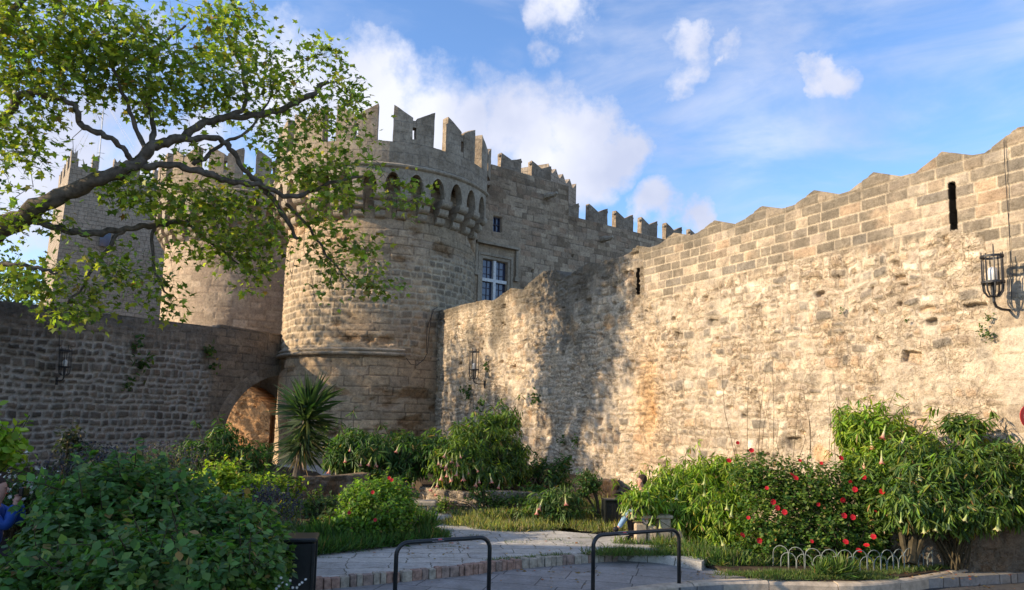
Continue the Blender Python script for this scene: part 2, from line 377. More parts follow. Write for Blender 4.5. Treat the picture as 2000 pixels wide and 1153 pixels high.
def rubble(u, z, seed, bright=1.0):
    d1, r1, cu, cv = layout(u, z, (.15, .32), (.17, .46), .12, seed, 1.7)
    d2, r2, _, _ = layout(u, z, (.10, .2), (.13, .34), .13, seed + 5, 2.2)
    sel = fbm(u, z, .55, 3, seed) > .12
    d = np.where(sel, d2, d1); r = np.where(sel[..., None], r2, r1)
    mw = .014 + .02 * (fbm(u, z, 2.2, 3, seed + 9) * .5 + .5)
    s = sstep(mw, mw + .035, d)
    rough = fbm(u, z, 7, 4, seed + 3); rr = fbm(u, z, 2.2, 4, seed + 4)
    pits = sstep(.38, .62, fbm(u, z, 5.5, 3, seed + 30)) * sstep(-.1, .3, fbm(u, z, .8, 2, seed + 31))
    cover = .85 * sstep(.05, .42, fbm(u, z, 1.1, 4, seed + 21))          # old render over the stones
    H = s * (.018 + .035 * r[..., 0]) * (1 - .7 * cover) + .012 * rough + .022 * rr + cover * .015 - pits * .05
    holes = (r[..., 3] > .965) & (d > .02)
    H = np.where(holes, H - .16 * sstep(.02, .06, d), H)
    col = pal(r[..., 1], SAND) * (.8 + .35 * r[..., 2])[..., None]
    mort = np.array((.50, .42, .32))
    col = lerp(mort * .93 + 0 * col, col, s * (1 - .75 * cover)); col = col * (1 + .22 * rough)[..., None]
    col = lerp(col, col * np.array((.5, .47, .43)), .8 * pits)
    och = sstep(.45, .7, fbm(u, z, 1.1, 3, seed + 55)); col = lerp(col, col * np.array((1.1, .82, .55)), .7 * och)
    jn = sstep(.016, .004, d) * (r[..., 0] > .35) * (1 - cover); col = lerp(col, np.array((.17, .13, .09)) + 0 * col, jn * .7)
    return H, col * bright
def ashlar(u, z, seed, h=(.215, .235), w=(.28, .66), cols=None, joint=.012, mortc=(.62, .52, .39), warp=.02, lich=.5):
    d, r, cu, cv = layout(u, z, h, w, warp, seed, .8, .02)
    s = sstep(joint * .7, joint * 1.6, d); rough = fbm(u, z, 6, 4, seed + 2)
    H = s * (.014 + .014 * r[..., 0]) + .012 * rough
    col = pal(r[..., 1], cols or SAND) * (.86 + .24 * r[..., 2])[..., None]
    l = sstep(-.35, .35, fbm(u, z, 1.3, 5, seed + 8) + (r[..., 3] - .42) * 1.1) * lich
    col = lerp(col, np.array((.25, .21, .158)) * (.8 + .4 * r[..., 0])[..., None], l)
    col = lerp(np.array(mortc) + 0 * col, col, s) * (1 + .2 * rough)[..., None]
    return H, col
# --- right curtain wall
rp = RWl.prof([(2300, 120), (2140, 200), (2065, 235), (1988, 251), (1925, 300), (1902, 304), (1842, 297), (1790, 338), (1762, 345), (1708, 337), (1662, 374), (1642, 380), (1592, 372), (1552, 402), (1530, 408), (1490, 403),
               (1455, 430), (1438, 438), (1398, 431), (1365, 455), (1352, 460), (1318, 455), (1290, 478), (1270, 484), (1246, 480), (1222, 500), (1190, 506), (1170, 515), (1150, 512), (1128, 528), (1108, 540), (1085, 528), (1062, 530), (1040, 548),
               (1022, 566), (1000, 563), (985, 573), (962, 588), (948, 586), (930, 590), (900, 596), (868, 606), (846, 608), (820, 612)])
ab = RWl.prof([(2200, 380), (1935, 600), (1925, 470), (1905, 455), (1860, 462), (1700, 482), (1640, 497), (1540, 516), (1420, 548), (1300, 580), (1262, 590), (1256, 470), (1100, 300), (800, 300)])
u_end = RWl.pix(838, 620)[0]
us = []; u = 0.0
while u < u_end + .6:
    us.append(u); Y = 9 + u / 1.1437; u += .00125 * Y + .004
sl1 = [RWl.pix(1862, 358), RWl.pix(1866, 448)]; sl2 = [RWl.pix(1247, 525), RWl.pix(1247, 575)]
def rw_field(U, Z):
    H, col = rubble(U, Z, 11, 1.34)
    Ha, ca = ashlar(U, Z, 5, lich=1.0, warp=.008, mortc=(.56, .47, .35)); lt_ = sstep(.15, .5, fbm(U, Z, .55, 3, 66)); ca = lerp(ca * .92, ca * .8 + .2 * np.array((.56, .47, .36)), lt_)
    zb = np.interp(U, *ab) + .10 * fbm(U, Z, 1.5, 3, 2)
    pier = 1 - sstep(3.55, 3.75, U + .12 * fbm(U, Z, 2, 3, 77))
    Hp, cp = ashlar(U, Z, 8, (.36, .5), (.5, 1.0), [(.50, .42, .32), (.56, .47, .36), (.42, .34, .25), (.36, .30, .23)], .008, (.42, .35, .26), .01, .2)
    a = sstep(-.03, .05, Z - zb)
    a = sstep(-.10, .14, Z - zb + .10 * fbm(U, Z, 3, 3, 45)); H = lerp(H, Ha + .02, a); col = lerp(col, ca, a)
    pz = pier * (1 - a); H = lerp(H, Hp + .05, pz); col = lerp(col, cp, pz)
    top = np.interp(U, *rp)
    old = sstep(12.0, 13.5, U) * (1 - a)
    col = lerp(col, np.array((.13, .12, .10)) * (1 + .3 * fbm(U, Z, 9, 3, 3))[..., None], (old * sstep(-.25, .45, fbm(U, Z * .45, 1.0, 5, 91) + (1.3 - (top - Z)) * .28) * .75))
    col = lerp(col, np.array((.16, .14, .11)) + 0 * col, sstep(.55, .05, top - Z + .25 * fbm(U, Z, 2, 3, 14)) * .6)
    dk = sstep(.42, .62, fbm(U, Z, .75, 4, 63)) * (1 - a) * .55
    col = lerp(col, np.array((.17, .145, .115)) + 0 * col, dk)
    # hollow scar in the middle of the wall
    scar = np.exp(-((U - sc0[0]) / .5) ** 2 - ((Z - sc0[1]) / 1.5) ** 2); H = H - .22 * scar * (.6 + .7 * fbm(U, Z, 2.5, 3, 5)); col = lerp(col, col * np.array((1.08, .86, .62)), scar)
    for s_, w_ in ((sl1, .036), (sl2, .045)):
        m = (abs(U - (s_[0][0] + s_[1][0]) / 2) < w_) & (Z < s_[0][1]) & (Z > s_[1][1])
        H = np.where(m, -.75, H); m = (abs(U - (s_[0][0] + s_[1][0]) / 2) < w_ + .035) & (Z < s_[0][1] + .02) & (Z > s_[1][1] - .02); col = np.where(m[..., None], np.array((.006, .005, .004)), col)  # slit shade painted: slot and its reveals coloured near-black
    return H, col, (1 - a) * (1 - .8 * pier)
sc0 = RWl.pix(1262, 790)
rwE = empty('curtain_wall', RWl.at(10, 0), 'long sunlit sandstone curtain wall with zigzag ashlar crest running behind the flowering shrubs', 'wall')
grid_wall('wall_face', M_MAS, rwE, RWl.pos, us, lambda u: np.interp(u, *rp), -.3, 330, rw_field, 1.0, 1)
# --- left bastion wall with the archway next to the tower
lp = LWl.prof([(-500, 520), (-100, 578), (0, 588), (60, 594), (130, 605), (220, 614), (330, 628), (426, 640), (430, 634), (500, 646), (548, 653), (600, 660)])
LU1 = LWl.pix(560, 700)[0]; ac = LWl.pix(553, 850)[0]; AZ = LWl.pix(540, 731)[1]; AR = ac - LWl.pix(434, 830)[0]; ASP = AZ - AR * .92
def lhole(U, Z): return (abs(U - ac) < AR) & (Z < ASP + .92 * np.sqrt(np.clip(AR ** 2 - (U - ac) ** 2, 0, None)))
def lw_field(U, Z):
    d, r, cu, cv = layout(U, Z, (.2, .36), (.22, .5), .11, 31, 1.5, .04)
    mw = .020 + .034 * (fbm(U, Z, 1.5, 3, 4) * .5 + .5); s = sstep(mw, mw + .025, d); rough = fbm(U, Z, 6, 4, 9)
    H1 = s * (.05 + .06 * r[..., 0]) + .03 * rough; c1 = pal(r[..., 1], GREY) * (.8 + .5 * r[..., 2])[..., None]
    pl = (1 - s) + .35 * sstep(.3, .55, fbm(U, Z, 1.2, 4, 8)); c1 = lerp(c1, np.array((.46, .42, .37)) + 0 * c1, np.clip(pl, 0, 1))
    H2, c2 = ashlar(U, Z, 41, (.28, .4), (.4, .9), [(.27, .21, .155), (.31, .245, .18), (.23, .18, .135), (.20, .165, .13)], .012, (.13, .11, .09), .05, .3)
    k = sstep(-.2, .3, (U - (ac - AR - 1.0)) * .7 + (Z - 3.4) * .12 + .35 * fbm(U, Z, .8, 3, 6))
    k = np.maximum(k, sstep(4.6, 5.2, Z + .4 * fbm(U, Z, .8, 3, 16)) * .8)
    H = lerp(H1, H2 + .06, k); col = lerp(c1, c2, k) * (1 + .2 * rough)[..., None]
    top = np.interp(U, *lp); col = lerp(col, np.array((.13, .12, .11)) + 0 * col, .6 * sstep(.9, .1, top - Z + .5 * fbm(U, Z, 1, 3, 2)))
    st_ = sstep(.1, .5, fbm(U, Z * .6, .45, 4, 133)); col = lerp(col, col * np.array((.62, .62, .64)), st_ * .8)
    return H, col, .35 + 0 * H
lwE = empty('bastion_wall', LWl.at(10, 0), 'shaded grey stone wall with pale mortar at the left, pierced by an archway beside the round tower', 'wall')
grid_wall('wall_face', M_MAS, lwE, LWl.pos, np.arange(-4, LU1, .042), lambda u: np.interp(u, *lp), -.3, 165, lw_field, 1.0, -1, lhole)
# arch ring and vault
mb = MB(); mv = MB(); nA = 22
def apt(r, k, rz=.92): return ac - r * math.cos(k), ASP + rz * r * math.sin(k)
for i in range(nA):
    a0 = math.pi / 2 * i / nA * 1.02; a1 = math.pi / 2 * (i + .96) / nA * 1.02
    q = [apt(AR - .03, a0), apt(AR + .5, a0), apt(AR + .5, a1), apt(AR - .03, a1)]
    mb.prism(q, lambda a, b, d: LWl.at(a, b, d), .09 + .012 * random.random(), -.3)
mb.build('arch_ring', M_ASH2, lwE, uv=True)
ks = [math.pi / 2 * i / 24 for i in range(25)]
pts = [(ac - AR, -.3)] + [apt(AR, k) for k in ks]
mv.add([LWl.at(a, b, d) for a, b in pts for d in (0, -1.0)], [(2 * i, 2 * i + 1, 2 * i + 3, 2 * i + 2) for i in range(len(pts) - 1)])
mv.build('vault', M_ASH2, lwE, uv=True)
# lit gate passage seen through the arch
gp = VWall(P(425, 850, 38.6)[:2], (1.05, -.5)); gp.n = np.array((gp.t[1], -gp.t[0])); gp.n = gp.n if gp.n[1] < 0 else -gp.n
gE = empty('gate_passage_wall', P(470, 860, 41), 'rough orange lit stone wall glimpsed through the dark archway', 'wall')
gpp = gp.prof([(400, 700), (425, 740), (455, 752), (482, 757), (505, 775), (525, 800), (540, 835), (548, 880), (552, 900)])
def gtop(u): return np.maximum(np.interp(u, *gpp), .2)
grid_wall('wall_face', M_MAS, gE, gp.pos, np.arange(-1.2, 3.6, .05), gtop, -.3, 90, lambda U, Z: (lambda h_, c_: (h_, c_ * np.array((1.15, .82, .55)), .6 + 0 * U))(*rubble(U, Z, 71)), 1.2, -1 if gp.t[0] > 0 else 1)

m = MB(); q_ = [gp.at(-2.2, 0, -3.2), gp.at(7, 0, -3.2)]
for z_, zz_ in ((-.3, 6),): m.prism([(-.6, z_), (9, z_), (9, zz_), (-.6, zz_)], lambda a, b, d: gp.at(a, b, d), -3.2, -3.8)
m.build('back_wall', M_ASH2, gE, uv=True); m = MB(); m.prism([(-3.0, -.3), (-1.25, -.3), (-1.25, 5.3), (-3.0, 5.3)], lambda a, b, d: gp.at(a, b, d), -1.25, -3.18); m.build('shade_side_wall', M_ASH2, gE, uv=True); m = MB(); m.prism([(-3.0, 5.31), (9, 5.31), (9, 5.7), (-3.0, 5.7)], lambda a, b, d: gp.at(a, b, d), .9, -3.7); m.build('shade_upper_roof', M_ASH2, gE, uv=True); m = MB(); m.prism([(.6, 4.9), (9, 4.9), (9, 5.3), (.6, 5.3)], lambda a, b, d: gp.at(a, b, d), .9, -3.19); m.build('shade_vault_roof', M_ASH2, gE, uv=True)  # side wall and both roofs added to block sun and keep the passage dark
# --- round towers
def tower_pos(cx, cy, rf):
    def pos(a, z, d): r = rf(z) + d; return np.stack([cx + r * np.sin(a), cy - r * np.cos(a), z + 0 * a], -1)
    return pos
TC = P(735, 815, 36.5); TX, TY = TC.x, TC.y; TR = 4.66
rf1 = lambda z: TR + .10 * np.clip(6.5 - z, 0, 9) / 6
def cyl_pix(px, py, r):
    v = ray(px, py); a = v.x ** 2 + v.y ** 2; b = -2 * (v.x * TX + v.y * TY); c = TX ** 2 + TY ** 2 - r * r
    D = b * b - 4 * a * c; k = (-b - math.sqrt(max(D, 0))) / (2 * a); p = EYE + v * k; return math.atan2(p.x - TX, -(p.y - TY)), p.z
ZS = cyl_pix(690, 690, TR + .15)[1]             # string course
ZCB = cyl_pix(790, 432, TR)[1]                  # foot of corbels
GR = TR + .72
ZC = cyl_pix(735, 322, GR)[1]                   # cornice
ZPT = cyl_pix(790, 279, GR)[1]                  # parapet top
ZMT = cyl_pix(792, 207, GR)[1]                  # merlon tips
print('tower z', ZS, ZCB, ZC, ZPT, ZMT)
def tw_field(A, Z):
    U = A * TR
    d, r, cu, cv = layout(U, Z, (.24, .36), (.26, .55), .08, 51, 1.5)
    mw = .022 + .02 * (fbm(U, Z, 1.5, 3, 4) * .5 + .5); s = sstep(mw, mw + .03, d); rough = fbm(U, Z, 5, 4, 9)
    H1 = s * (.03 + .03 * r[..., 0]) + .02 * rough
    c1 = pal(r[..., 1], [(.34, .28, .21), (.27, .225, .17), (.40, .32, .23), (.23, .20, .16)]) * (.85 + .4 * r[..., 2])[..., None]
    c1 = lerp(np.array((.44, .38, .30)) + 0 * c1, c1, s)
    H2, c2 = ashlar(U, Z, 61, (.3, .5), (.6, 1.7), [(.42, .33, .24), (.47, .37, .265), (.37, .30, .22), (.43, .35, .27)], .014, (.20, .16, .12), .06, .3)
    e = fbm(U, Z * 2.2, .8, 4, 19); ero = sstep(.05, .5, e); c2 = lerp(c2 * 1.12, c2 * np.array((.90, .78, .66)), ero); H2 = H2 - .10 * ero + .05 * fbm(U, Z * 2, 3, 3, 5) * ero
    patch = sstep(.1, .3, .25 * fbm(U, Z, .6, 3, 35) + .55 * np.exp(-((A + .02) / .42) ** 2 - ((Z - ZS - .4) / 1.7) ** 2) + .5 * sstep(2.0, .3, ZCB - Z - .9 * np.cos(A * 1.3)) - .08)
    k = np.where(Z < ZS, 1.0, patch); H = lerp(H1, H2, k); col = lerp(c1, c2, k)
    right_tone = sstep(-.2, .8, fbm(U, Z, .5, 4, 88) + (A - .25) * 1.2); col = lerp(col, col * np.array((.8, .82, .84)), right_tone)  # stone gets darker and cooler towards the right, broken by noise
    H = H - .05 * ero * k * sstep(.1, .5, fbm(U, Z, 4, 3, 71))
    col = col * np.array((1.16, 1.08, .97))
    return H, col * (1 + .2 * rough)[..., None], k * np.clip(.25 + ero, 0, 1)
twE = empty('round_tower', (TX, TY, 0), 'big round gate tower with machicolated gallery, right of the archway and behind the yucca', 'tower')
posA = tower_pos(TX, TY, rf1)
A_ = np.arange(-1.9, 1.9, .0095)
grid_wall('tower_shaft', M_MAS, twE, posA, A_, lambda u: 0 * u + ZC + .2, -.3, 330, tw_field, .5, 1)
mb = MB(); mb.lathe([(TR, 0), (TR + .2, .03), (TR + .26, .1), (TR + .22, .17), (TR + .12, .2), (TR + .18, .24), (TR + .2, .30), (TR + .12, .36), (TR, .38)], (TX, TY, ZS - .1), -math.pi, cyl_pix(792, 692, TR + .2)[0] - math.pi / 2, 90)
mb.build('string_course', M_TRIM, twE, smooth=True, uv=True)
def gallery(root, tx, ty, tr, zcb, zc, zpt, zmt, off, a0, a1, n_corb=32, corbel_name='corbel', mpitch=27.7, moff=22.8, slit=True):
    gr = tr + .72; st = 2 * math.pi / n_corb
    def fr(a, z, d): r = gr + d; return Vector((tx + r * math.sin(a), ty - r * math.cos(a), z))
    hsp = zc - zcb; zs = zc - .52 * hsp         # springing of little arches
    n0 = int(math.floor((a0 - off) / st)); n1 = int(math.ceil((a1 - off) / st))
    arc = MB()
    for i in range(n0, n1):
        a = off + i * st; hw = st / 2; ow = hw * .70
        K = [(a - ow, zs)] + [(a + ow * math.cos(t), zs + (zc - .18 - zs) * .93 * math.sin(t) ** .9) for t in np.linspace(math.pi, 0, 13)][1:-1] + [(a + ow, zs)]
        for dd in (0.0, -.38):      # front and back skins
            top = [(a - hw, zc)] + [(x, zc) for x, _ in K[1:-1]] + [(a + hw, zc)]
            low = [(a - hw, zs)] + K[1:-1] + [(a + hw, zs)]
            vs = [fr(x, z, dd) for x, z in top] + [fr(x, z, dd) for x, z in low]; m = len(top)
            arc.add(vs, [(j, j + 1, m + j + 1, m + j) for j in range(1, m - 2)] +
                    [(0, 1, m + 1, m)] + [(m - 2, m - 1, 2 * m - 1, 2 * m - 2)])
            arc.add([fr(a - hw, zs, dd), fr(a - ow, zs, dd), fr(K[1][0], K[1][1], dd)], [(0, 1, 2)])
            arc.add([fr(a + hw, zs, dd), fr(a + ow, zs, dd), fr(K[-2][0], K[-2][1], dd)], [(0, 1, 2)])
        arc.add([fr(x, z, dd) for x, z in K for dd in (0, -.38)], [(2 * j, 2 * j + 1, 2 * j + 3, 2 * j + 2) for j in range(len(K) - 1)])
    arc.build('machicolation_arcade', M_TRIM, root, uv=True)
    for i in range(n0, n1 + 1):
        a = off + (i - .5) * st; cbm = MB(); w = st * .27
        nst = 3; ph = (zs - zcb) / nst
        for k in range(nst):
            zt = zs - k * ph; out_ = -.72 + .72 * (nst - k) / nst + .02
            prof = [(-.8, zt), (out_, zt)] + [(out_ - .26 * (1 - math.cos(t)), zt - ph * .35 - ph * .62 * math.sin(t)) for t in np.linspace(0, math.pi / 2, 5)] + [(-.8, zt - ph * .97)]
            cbm.prism(prof, lambda p_, z, s_: fr(a + s_, z, p_), -w * (1 - .06 * k), w * (1 - .06 * k))
        cbm.build(corbel_name, M_TRIM, root, uv=True)
    nn_ = int((a1 - a0) / .06)
    co = MB(); co.lathe([(gr - .36, -.06), (gr + .02, -.06), (gr + .1, 0), (gr + .12, .07), (gr + .03, .13), (gr - .0, .16), (gr - .36, .16)], (tx, ty, zc), a0 - math.pi / 2, a1 - math.pi / 2, nn_); co.build('cornice', M_TRIM, root, uv=True, smooth=False)
    pa = MB(); pa.lathe([(gr - .45, 0), (gr - .01, 0), (gr - .01, zpt - zc - .12), (gr - .45, zpt - zc - .12), (gr - .45, 0)], (tx, ty, zc + .12), a0 - math.pi / 2, a1 - math.pi / 2, nn_); pa.build('parapet', M_ASH, root, uv=True)
    fl = MB(); fl.lathe([(.01, 0), (gr - .4, 0)], (tx, ty, zc + .1), 0, 2 * math.pi, 48); fl.build('walkway', M_ASH, root, uv=True)
    mw = R(20.2); i = -int(4); 
    for i in range(-7, 8):
        ca = R(moff) + i * R(mpitch)
        if not (-math.pi < ca < math.pi): continue
        me_ = MB(); hh = zmt - zpt; nseg = 6
        outer = []
        xs = np.linspace(-.5, .5, nseg * 2 + 1)
        def tp(x): return zmt - (1 - min(1, abs(x) * 2)) * hh * .32
        parts = [(-.5, -.05), (.05, .5)] if slit else [(-.5, .5)]
        for (p0, p1) in parts:
            xx = np.linspace(p0, p1, 7)
            prof = [(ca + x * mw, tp(x)) for x in xx] + [(ca + x * mw, zpt - .003) for x in xx[::-1]]
            n_ = len(xx)
            vs = [fr(a, z, d) for d in (-.02, -.44) for a, z in prof]; m_ = len(prof)
            fs = [(j, j + 1, m_ - 2 - j, m_ - 1 - j) for j in range(n_ - 1)] + [(m_ + j + 1, m_ + j, 2 * m_ - 1 - j, 2 * m_ - 2 - j) for j in range(n_ - 1)]
            fs += [(j, m_ + j, m_ + (j + 1) % m_, (j + 1) % m_) for j in range(m_)]
            me_.add(vs, fs)
        if slit:
            zl = tp(0) - .12
            for (z0_, z1_) in ((zpt, zpt + .25), (zl - .25, zl + .06)):
                xx = (-.05, .05); vs = [fr(ca + x * mw, z, d) for d in (-.05, -.41) for x in xx for z in (z0_, z1_)]
                me_.add(vs, [(0, 1, 3, 2), (4, 6, 7, 5), (0, 4, 5, 1), (2, 3, 7, 6), (1, 5, 7, 3), (0, 2, 6, 4)])
        me_.build('merlon', M_ASH, root, uv=True, wear=.016)
gallery(twE, TX, TY, TR, ZCB, ZC, ZPT, ZMT, R(2.2), -1.75, 1.35)
# sun-side twin tower behind the tree
T2 = P(462, 812, 45.5); TX2, TY2 = T2.x, T2.y
t2E = empty('round_tower', (TX2, TY2, 0), 'farther round gate tower, sunlit, half hidden by leaves above the left wall', 'tower')
pos2 = tower_pos(TX2, TY2, lambda z: TR + 0 * z)
zz2 = P(440, 470, TY2 - 4.6).z; zc2 = P(440, 372, TY2 - 5.3).z
def t2_field(A, Z):
    H, c = ashlar(A * TR, Z, 95, (.32, .46), (.5, 1.1), [(.50, .38, .27), (.46, .35, .25), (.54, .42, .30)], .014, (.36, .28, .2), .05, .15)
    return H, c
grid_wall('tower_shaft', M_MAS, t2E, pos2, np.arange(-1.9, 1.9, .014), lambda u: 0 * u + zc2 + .2, -.3, 200, t2_field, .5, 1)
gallery(t2E, TX2, TY2, TR, zz2, zc2, zc2 + 1.0, zc2 + 2.6, 0, -1.75, 1.75, moff=5)

# --- palace wall
def swallow(w, h, dip=.36): return [(-w / 2, 0), (w / 2, 0), (w / 2, h), (0, h * (1 - dip)), (-w / 2, h)]
pwE = empty('palace_wall', PWl.at(8, 0), 'high shaded palace wall with a cross-mullioned window and a row of notched merlons', 'building')
b1 = PWl.prof([(900, 305), (957, 323), (1000, 333), (1040, 346), (1078, 352), (1100, 358)]); b2 = PWl.prof([(1078, 408), (1132, 424), (1150, 431), (1200, 444), (1250, 457), (1290, 468), (1340, 480), (1500, 520)])
ZB1 = float(np.mean(b1[1])); ZB2 = float(np.mean(b2[1])); uS = PWl.pix(1110, 400)[0]
print('palace', ZB1, b1[1], ZB2, b2[1])
w1 = [PWl.pix(963, 422), PWl.pix(979, 455)]; w2 = [PWl.pix(943, 505), PWl.pix(989, 600)]
WZ0 = w2[0][1] - 3.0
def inrect(U, Z, u0, u1, z0, z1): return (U > u0) & (U < u1) & (Z > z0) & (Z < z1)
R1 = (w1[0][0], w1[1][0], w1[1][1], w1[0][1]); R2 = (w2[0][0], w2[1][0], WZ0, w2[0][1])
def pw_field(U, Z):
    H, c = ashlar(U, Z, 101, (.22, .34), (.3, .8), [(.34, .285, .23), (.29, .24, .19), (.38, .325, .26), (.23, .19, .15), (.42, .36, .29), (.31, .24, .185)], .009, (.17, .145, .12), .03, .1)
    l = sstep(.1, .7, fbm(U, Z, .5, 4, 12) + .5 * sstep(3, 0, ZB1 - Z)); c = lerp(c, c * np.array((.74, .71, .68)), l)
    sm = inrect(U, Z, R2[0] - 1.1, R2[1] + .9, 4, R2[3] + 2.6); c = np.where(sm[..., None], lerp(c, np.array((.33, .285, .23)) + 0 * c, .6), c)
    for q in (R1, R2):
        m = inrect(U, Z, *q); H = np.where(m, -.3, H); c = np.where(m[..., None], np.array((.10, .085, .07)), c)
    for (a, b) in ((1118, 500), (1040, 530)):
        q = PWl.pix(a, b); m = np.hypot(U - q[0], Z - q[1]) < .09; H = np.where(m, -.3, H); c = np.where(m[..., None], .02, c)
    c = c * np.array((1.16, 1.06, .93))
    return H, c
grid_wall('wall_face', M_MAS, pwE, PWl.pos, np.arange(0, PWl.pix(1420, 480)[0], .05), lambda u: np.where(u < uS, ZB1, ZB2), 2.0, 270, pw_field, 1.2, -1 if False else 1)
def pm(px0, px1, py, zb, notch=True, thick=.34):
    u0 = PWl.pix(px0, py)[0]; u1 = PWl.pix(px1, py)[0]; zt = PWl.pix(px0, py)[1]; w = (u1 - u0) * .94; h = zt - zb; print('merlon', w, h); c = (u0 + u1) / 2
    m = MB(); m.prism(swallow(w, h, .34), lambda a, b, d: PWl.at(c + a, zb - .003 + b, d), -.002, -thick)
    mo = m.build('merlon', M_ASH2, pwE, uv=True, wear=.018)
    for s in (-1, 1):
        bo = MB(); bo.box(PWl.at(c + s * (w / 2 + .06), zb + h * .80, -.12), (.13, .16, .17), math.atan2(PWl.t[1], PWl.t[0])); bo.build('boss', M_TRIM, mo, bevel=.05, uv=True)
for a, b, y in ((940, 957, 290), (978, 1020, 297), (1038, 1078, 313)): pm(a, b, y, ZB1)
for a, b, y in ((1100, 1132, 388), (1150, 1188, 397), (1202, 1238, 410), (1252, 1285, 423), (1300, 1333, 434), (1347, 1378, 446), (1394, 1420, 457)): pm(a, b, y, ZB2)
# windows
def frame_bars(mb, u0, u1, z0, z1, d, vs, hs, w, t):
    for x in vs: mb.prism([(x - w / 2, z0), (x + w / 2, z0), (x + w / 2, z1), (x - w / 2, z1)], lambda a, b, q: PWl.at(a, b, q), d, d - t)
    for z in hs: mb.prism([(u0, z - w / 2), (u1, z - w / 2), (u1, z + w / 2), (u0, z + w / 2)], lambda a, b, q: PWl.at(a, b, q), d - .004, d - t + .004)
M_GLASS = mat_plain('window_glass', (.035, .045, .085), .12, .8, 0, .3, 3)
M_WMULL = mat_plain('pale_mullion', (.62, .62, .60), .8, .2)
M_LEAD = mat_plain('lead_bar', (.05, .045, .06), .6, .3)
def win(name, q, label, big):
    e = MB(); u0, u1, z0, z1 = q; g = MB()
    g.prism([(u0 - .02, z0 - .02), (u1 + .02, z0 - .02), (u1 + .02, z1 + .02), (u0 - .02, z1 + .02)], lambda a, b, d: PWl.at(a, b, d), -.2, -.24)
    wo = g.build('window', M_GLASS, pwE); 
    if label: wo['label'] = label
    if big:
        m = MB(); uc = (u0 + u1) / 2; zt = z1 - .38 * 3.0 * .95
        frame_bars(m, u0, u1, z0, z1, -.02, [uc], [zt], .17, .16); m.build('mullion', M_WMULL, wo)
        l = MB(); frame_bars(l, u0, u1, z0, z1, -.17, [u0 + (uc - u0) * .5, u1 - (uc - u0) * .5, u0 + .02, u1 - .02], [z0 + (z1 - z0) * k / 8 for k in range(9)], .035, .03); l.build('leading', M_LEAD, wo)
        s = MB()
        for k, (w_, d_) in enumerate(((.16, .05), (.32, .10))):
            o = .02 + .17 * k
            s.prism([(u0 - o - .14, z0), (u0 - o, z0), (u0 - o, z1 + o), (u0 - o - .14, z1 + o)], lambda a, b, d: PWl.at(a, b, d), .04 + .05 * k, -.05)
            s.prism([(u1 + o, z0), (u1 + o + .14, z0), (u1 + o + .14, z1 + o), (u1 + o, z1 + o)], lambda a, b, d: PWl.at(a, b, d), .04 + .05 * k, -.05)
            s.prism([(u0 - o - .14, z1 + o + .002), (u1 + o + .14, z1 + o + .002), (u1 + o + .14, z1 + o + .14), (u0 - o - .14, z1 + o + .14)], lambda a, b, d: PWl.at(a, b, d), .042 + .05 * k, -.05)
        s.build('window_surround', M_TRIM, wo, uv=True)
        h = MB(); hz = z1 + .75; hu0 = u0 - .55; hu1 = u1 + .62
        h.prism([(hu0, hz), (hu1, hz), (hu1, hz + .13), (hu0, hz + .13)], lambda a, b, d: PWl.at(a, b, d), .28, -.03)
        for x in (hu0, hu1 - .14):
            h.prism([(x, hz - 1.5), (x + .14, hz - 1.5), (x + .14, hz - .003), (x, hz - .003)], lambda a, b, d: PWl.at(a, b, d), .16, -.03)
            h.prism([(x - .08, hz - 1.7), (x + .2, hz - 1.7), (x + .2, hz - 1.503), (x - .08, hz - 1.503)], lambda a, b, d: PWl.at(a, b, d), .2, -.03)
        h.build('hood_moulding', M_TRIM, wo, uv=True)
        b = MB(); b.prism([(u0 - .7, z0 - .2), (u1 + .7, z0 - .2), (u1 + .7, z0 - .003), (u0 - .7, z0 - .003)], lambda a, b_, d: PWl.at(a, b_, d), .25, -.05); b.build('sill', M_TRIM, wo, uv=True)
    else:
        l = MB(); frame_bars(l, u0, u1, z0, z1, -.12, [u0 + .03, (u0 + u1) / 2, u1 - .03], [z0 + .03, z0 + (z1 - z0) * .5, z1 - .03], .05, .05); l.build('leading', M_LEAD, wo)
win('window', R1, 'small barred window high on the wall', False); win('window', R2, 'tall window with a pale stone cross and leaded panes', True)
for (px, py) in ((1066, 385), (1174, 469)):
    u, z = PWl.pix(px, py); m = MB(); m.tube([PWl.at(u, z, -.1), PWl.at(u, z + .02, .35), PWl.at(u + .05, z - .02, .7), PWl.at(u + .06, z + .06, .9)], [.2, .18, .14, .08], 8); m.build('gargoyle', M_TRIM, pwE, uv=True)
# inner turret standing behind
tu = PWl.pix(1088, 345)[0]
c0 = P(1078, 400, 47.5); c1 = P(1125, 400, 51); tw_ = VWall(c0[:2], (c1 - c0)[:2]); Lw = (c1 - c0).xy.length
tz = P(1100, 347, 49).z; tuE = empty('turret', c0, 'pale square turret rising behind the palace wall with a jagged top', 'tower')
prof = [(-.6, 4), (Lw, 4), (Lw, tz + .25)]; nk = 4
for k in range(nk): prof += [(Lw - (k + .5) * (Lw + .6) / nk, tz - .3), (Lw - (k + 1) * (Lw + .6) / nk, tz + .25)]
M_ASH3 = mat_ashlar('pale_stone', [(.36, .30, .23), (.42, .35, .27), (.8, .78, .75)], .6, .3, .014, (.2, .17, .13))
m = MB(); m.prism(prof, lambda a, b, d: tw_.at(a, b, d), 0, -3); m.build('turret_wall', M_ASH3, tuE, uv=True)

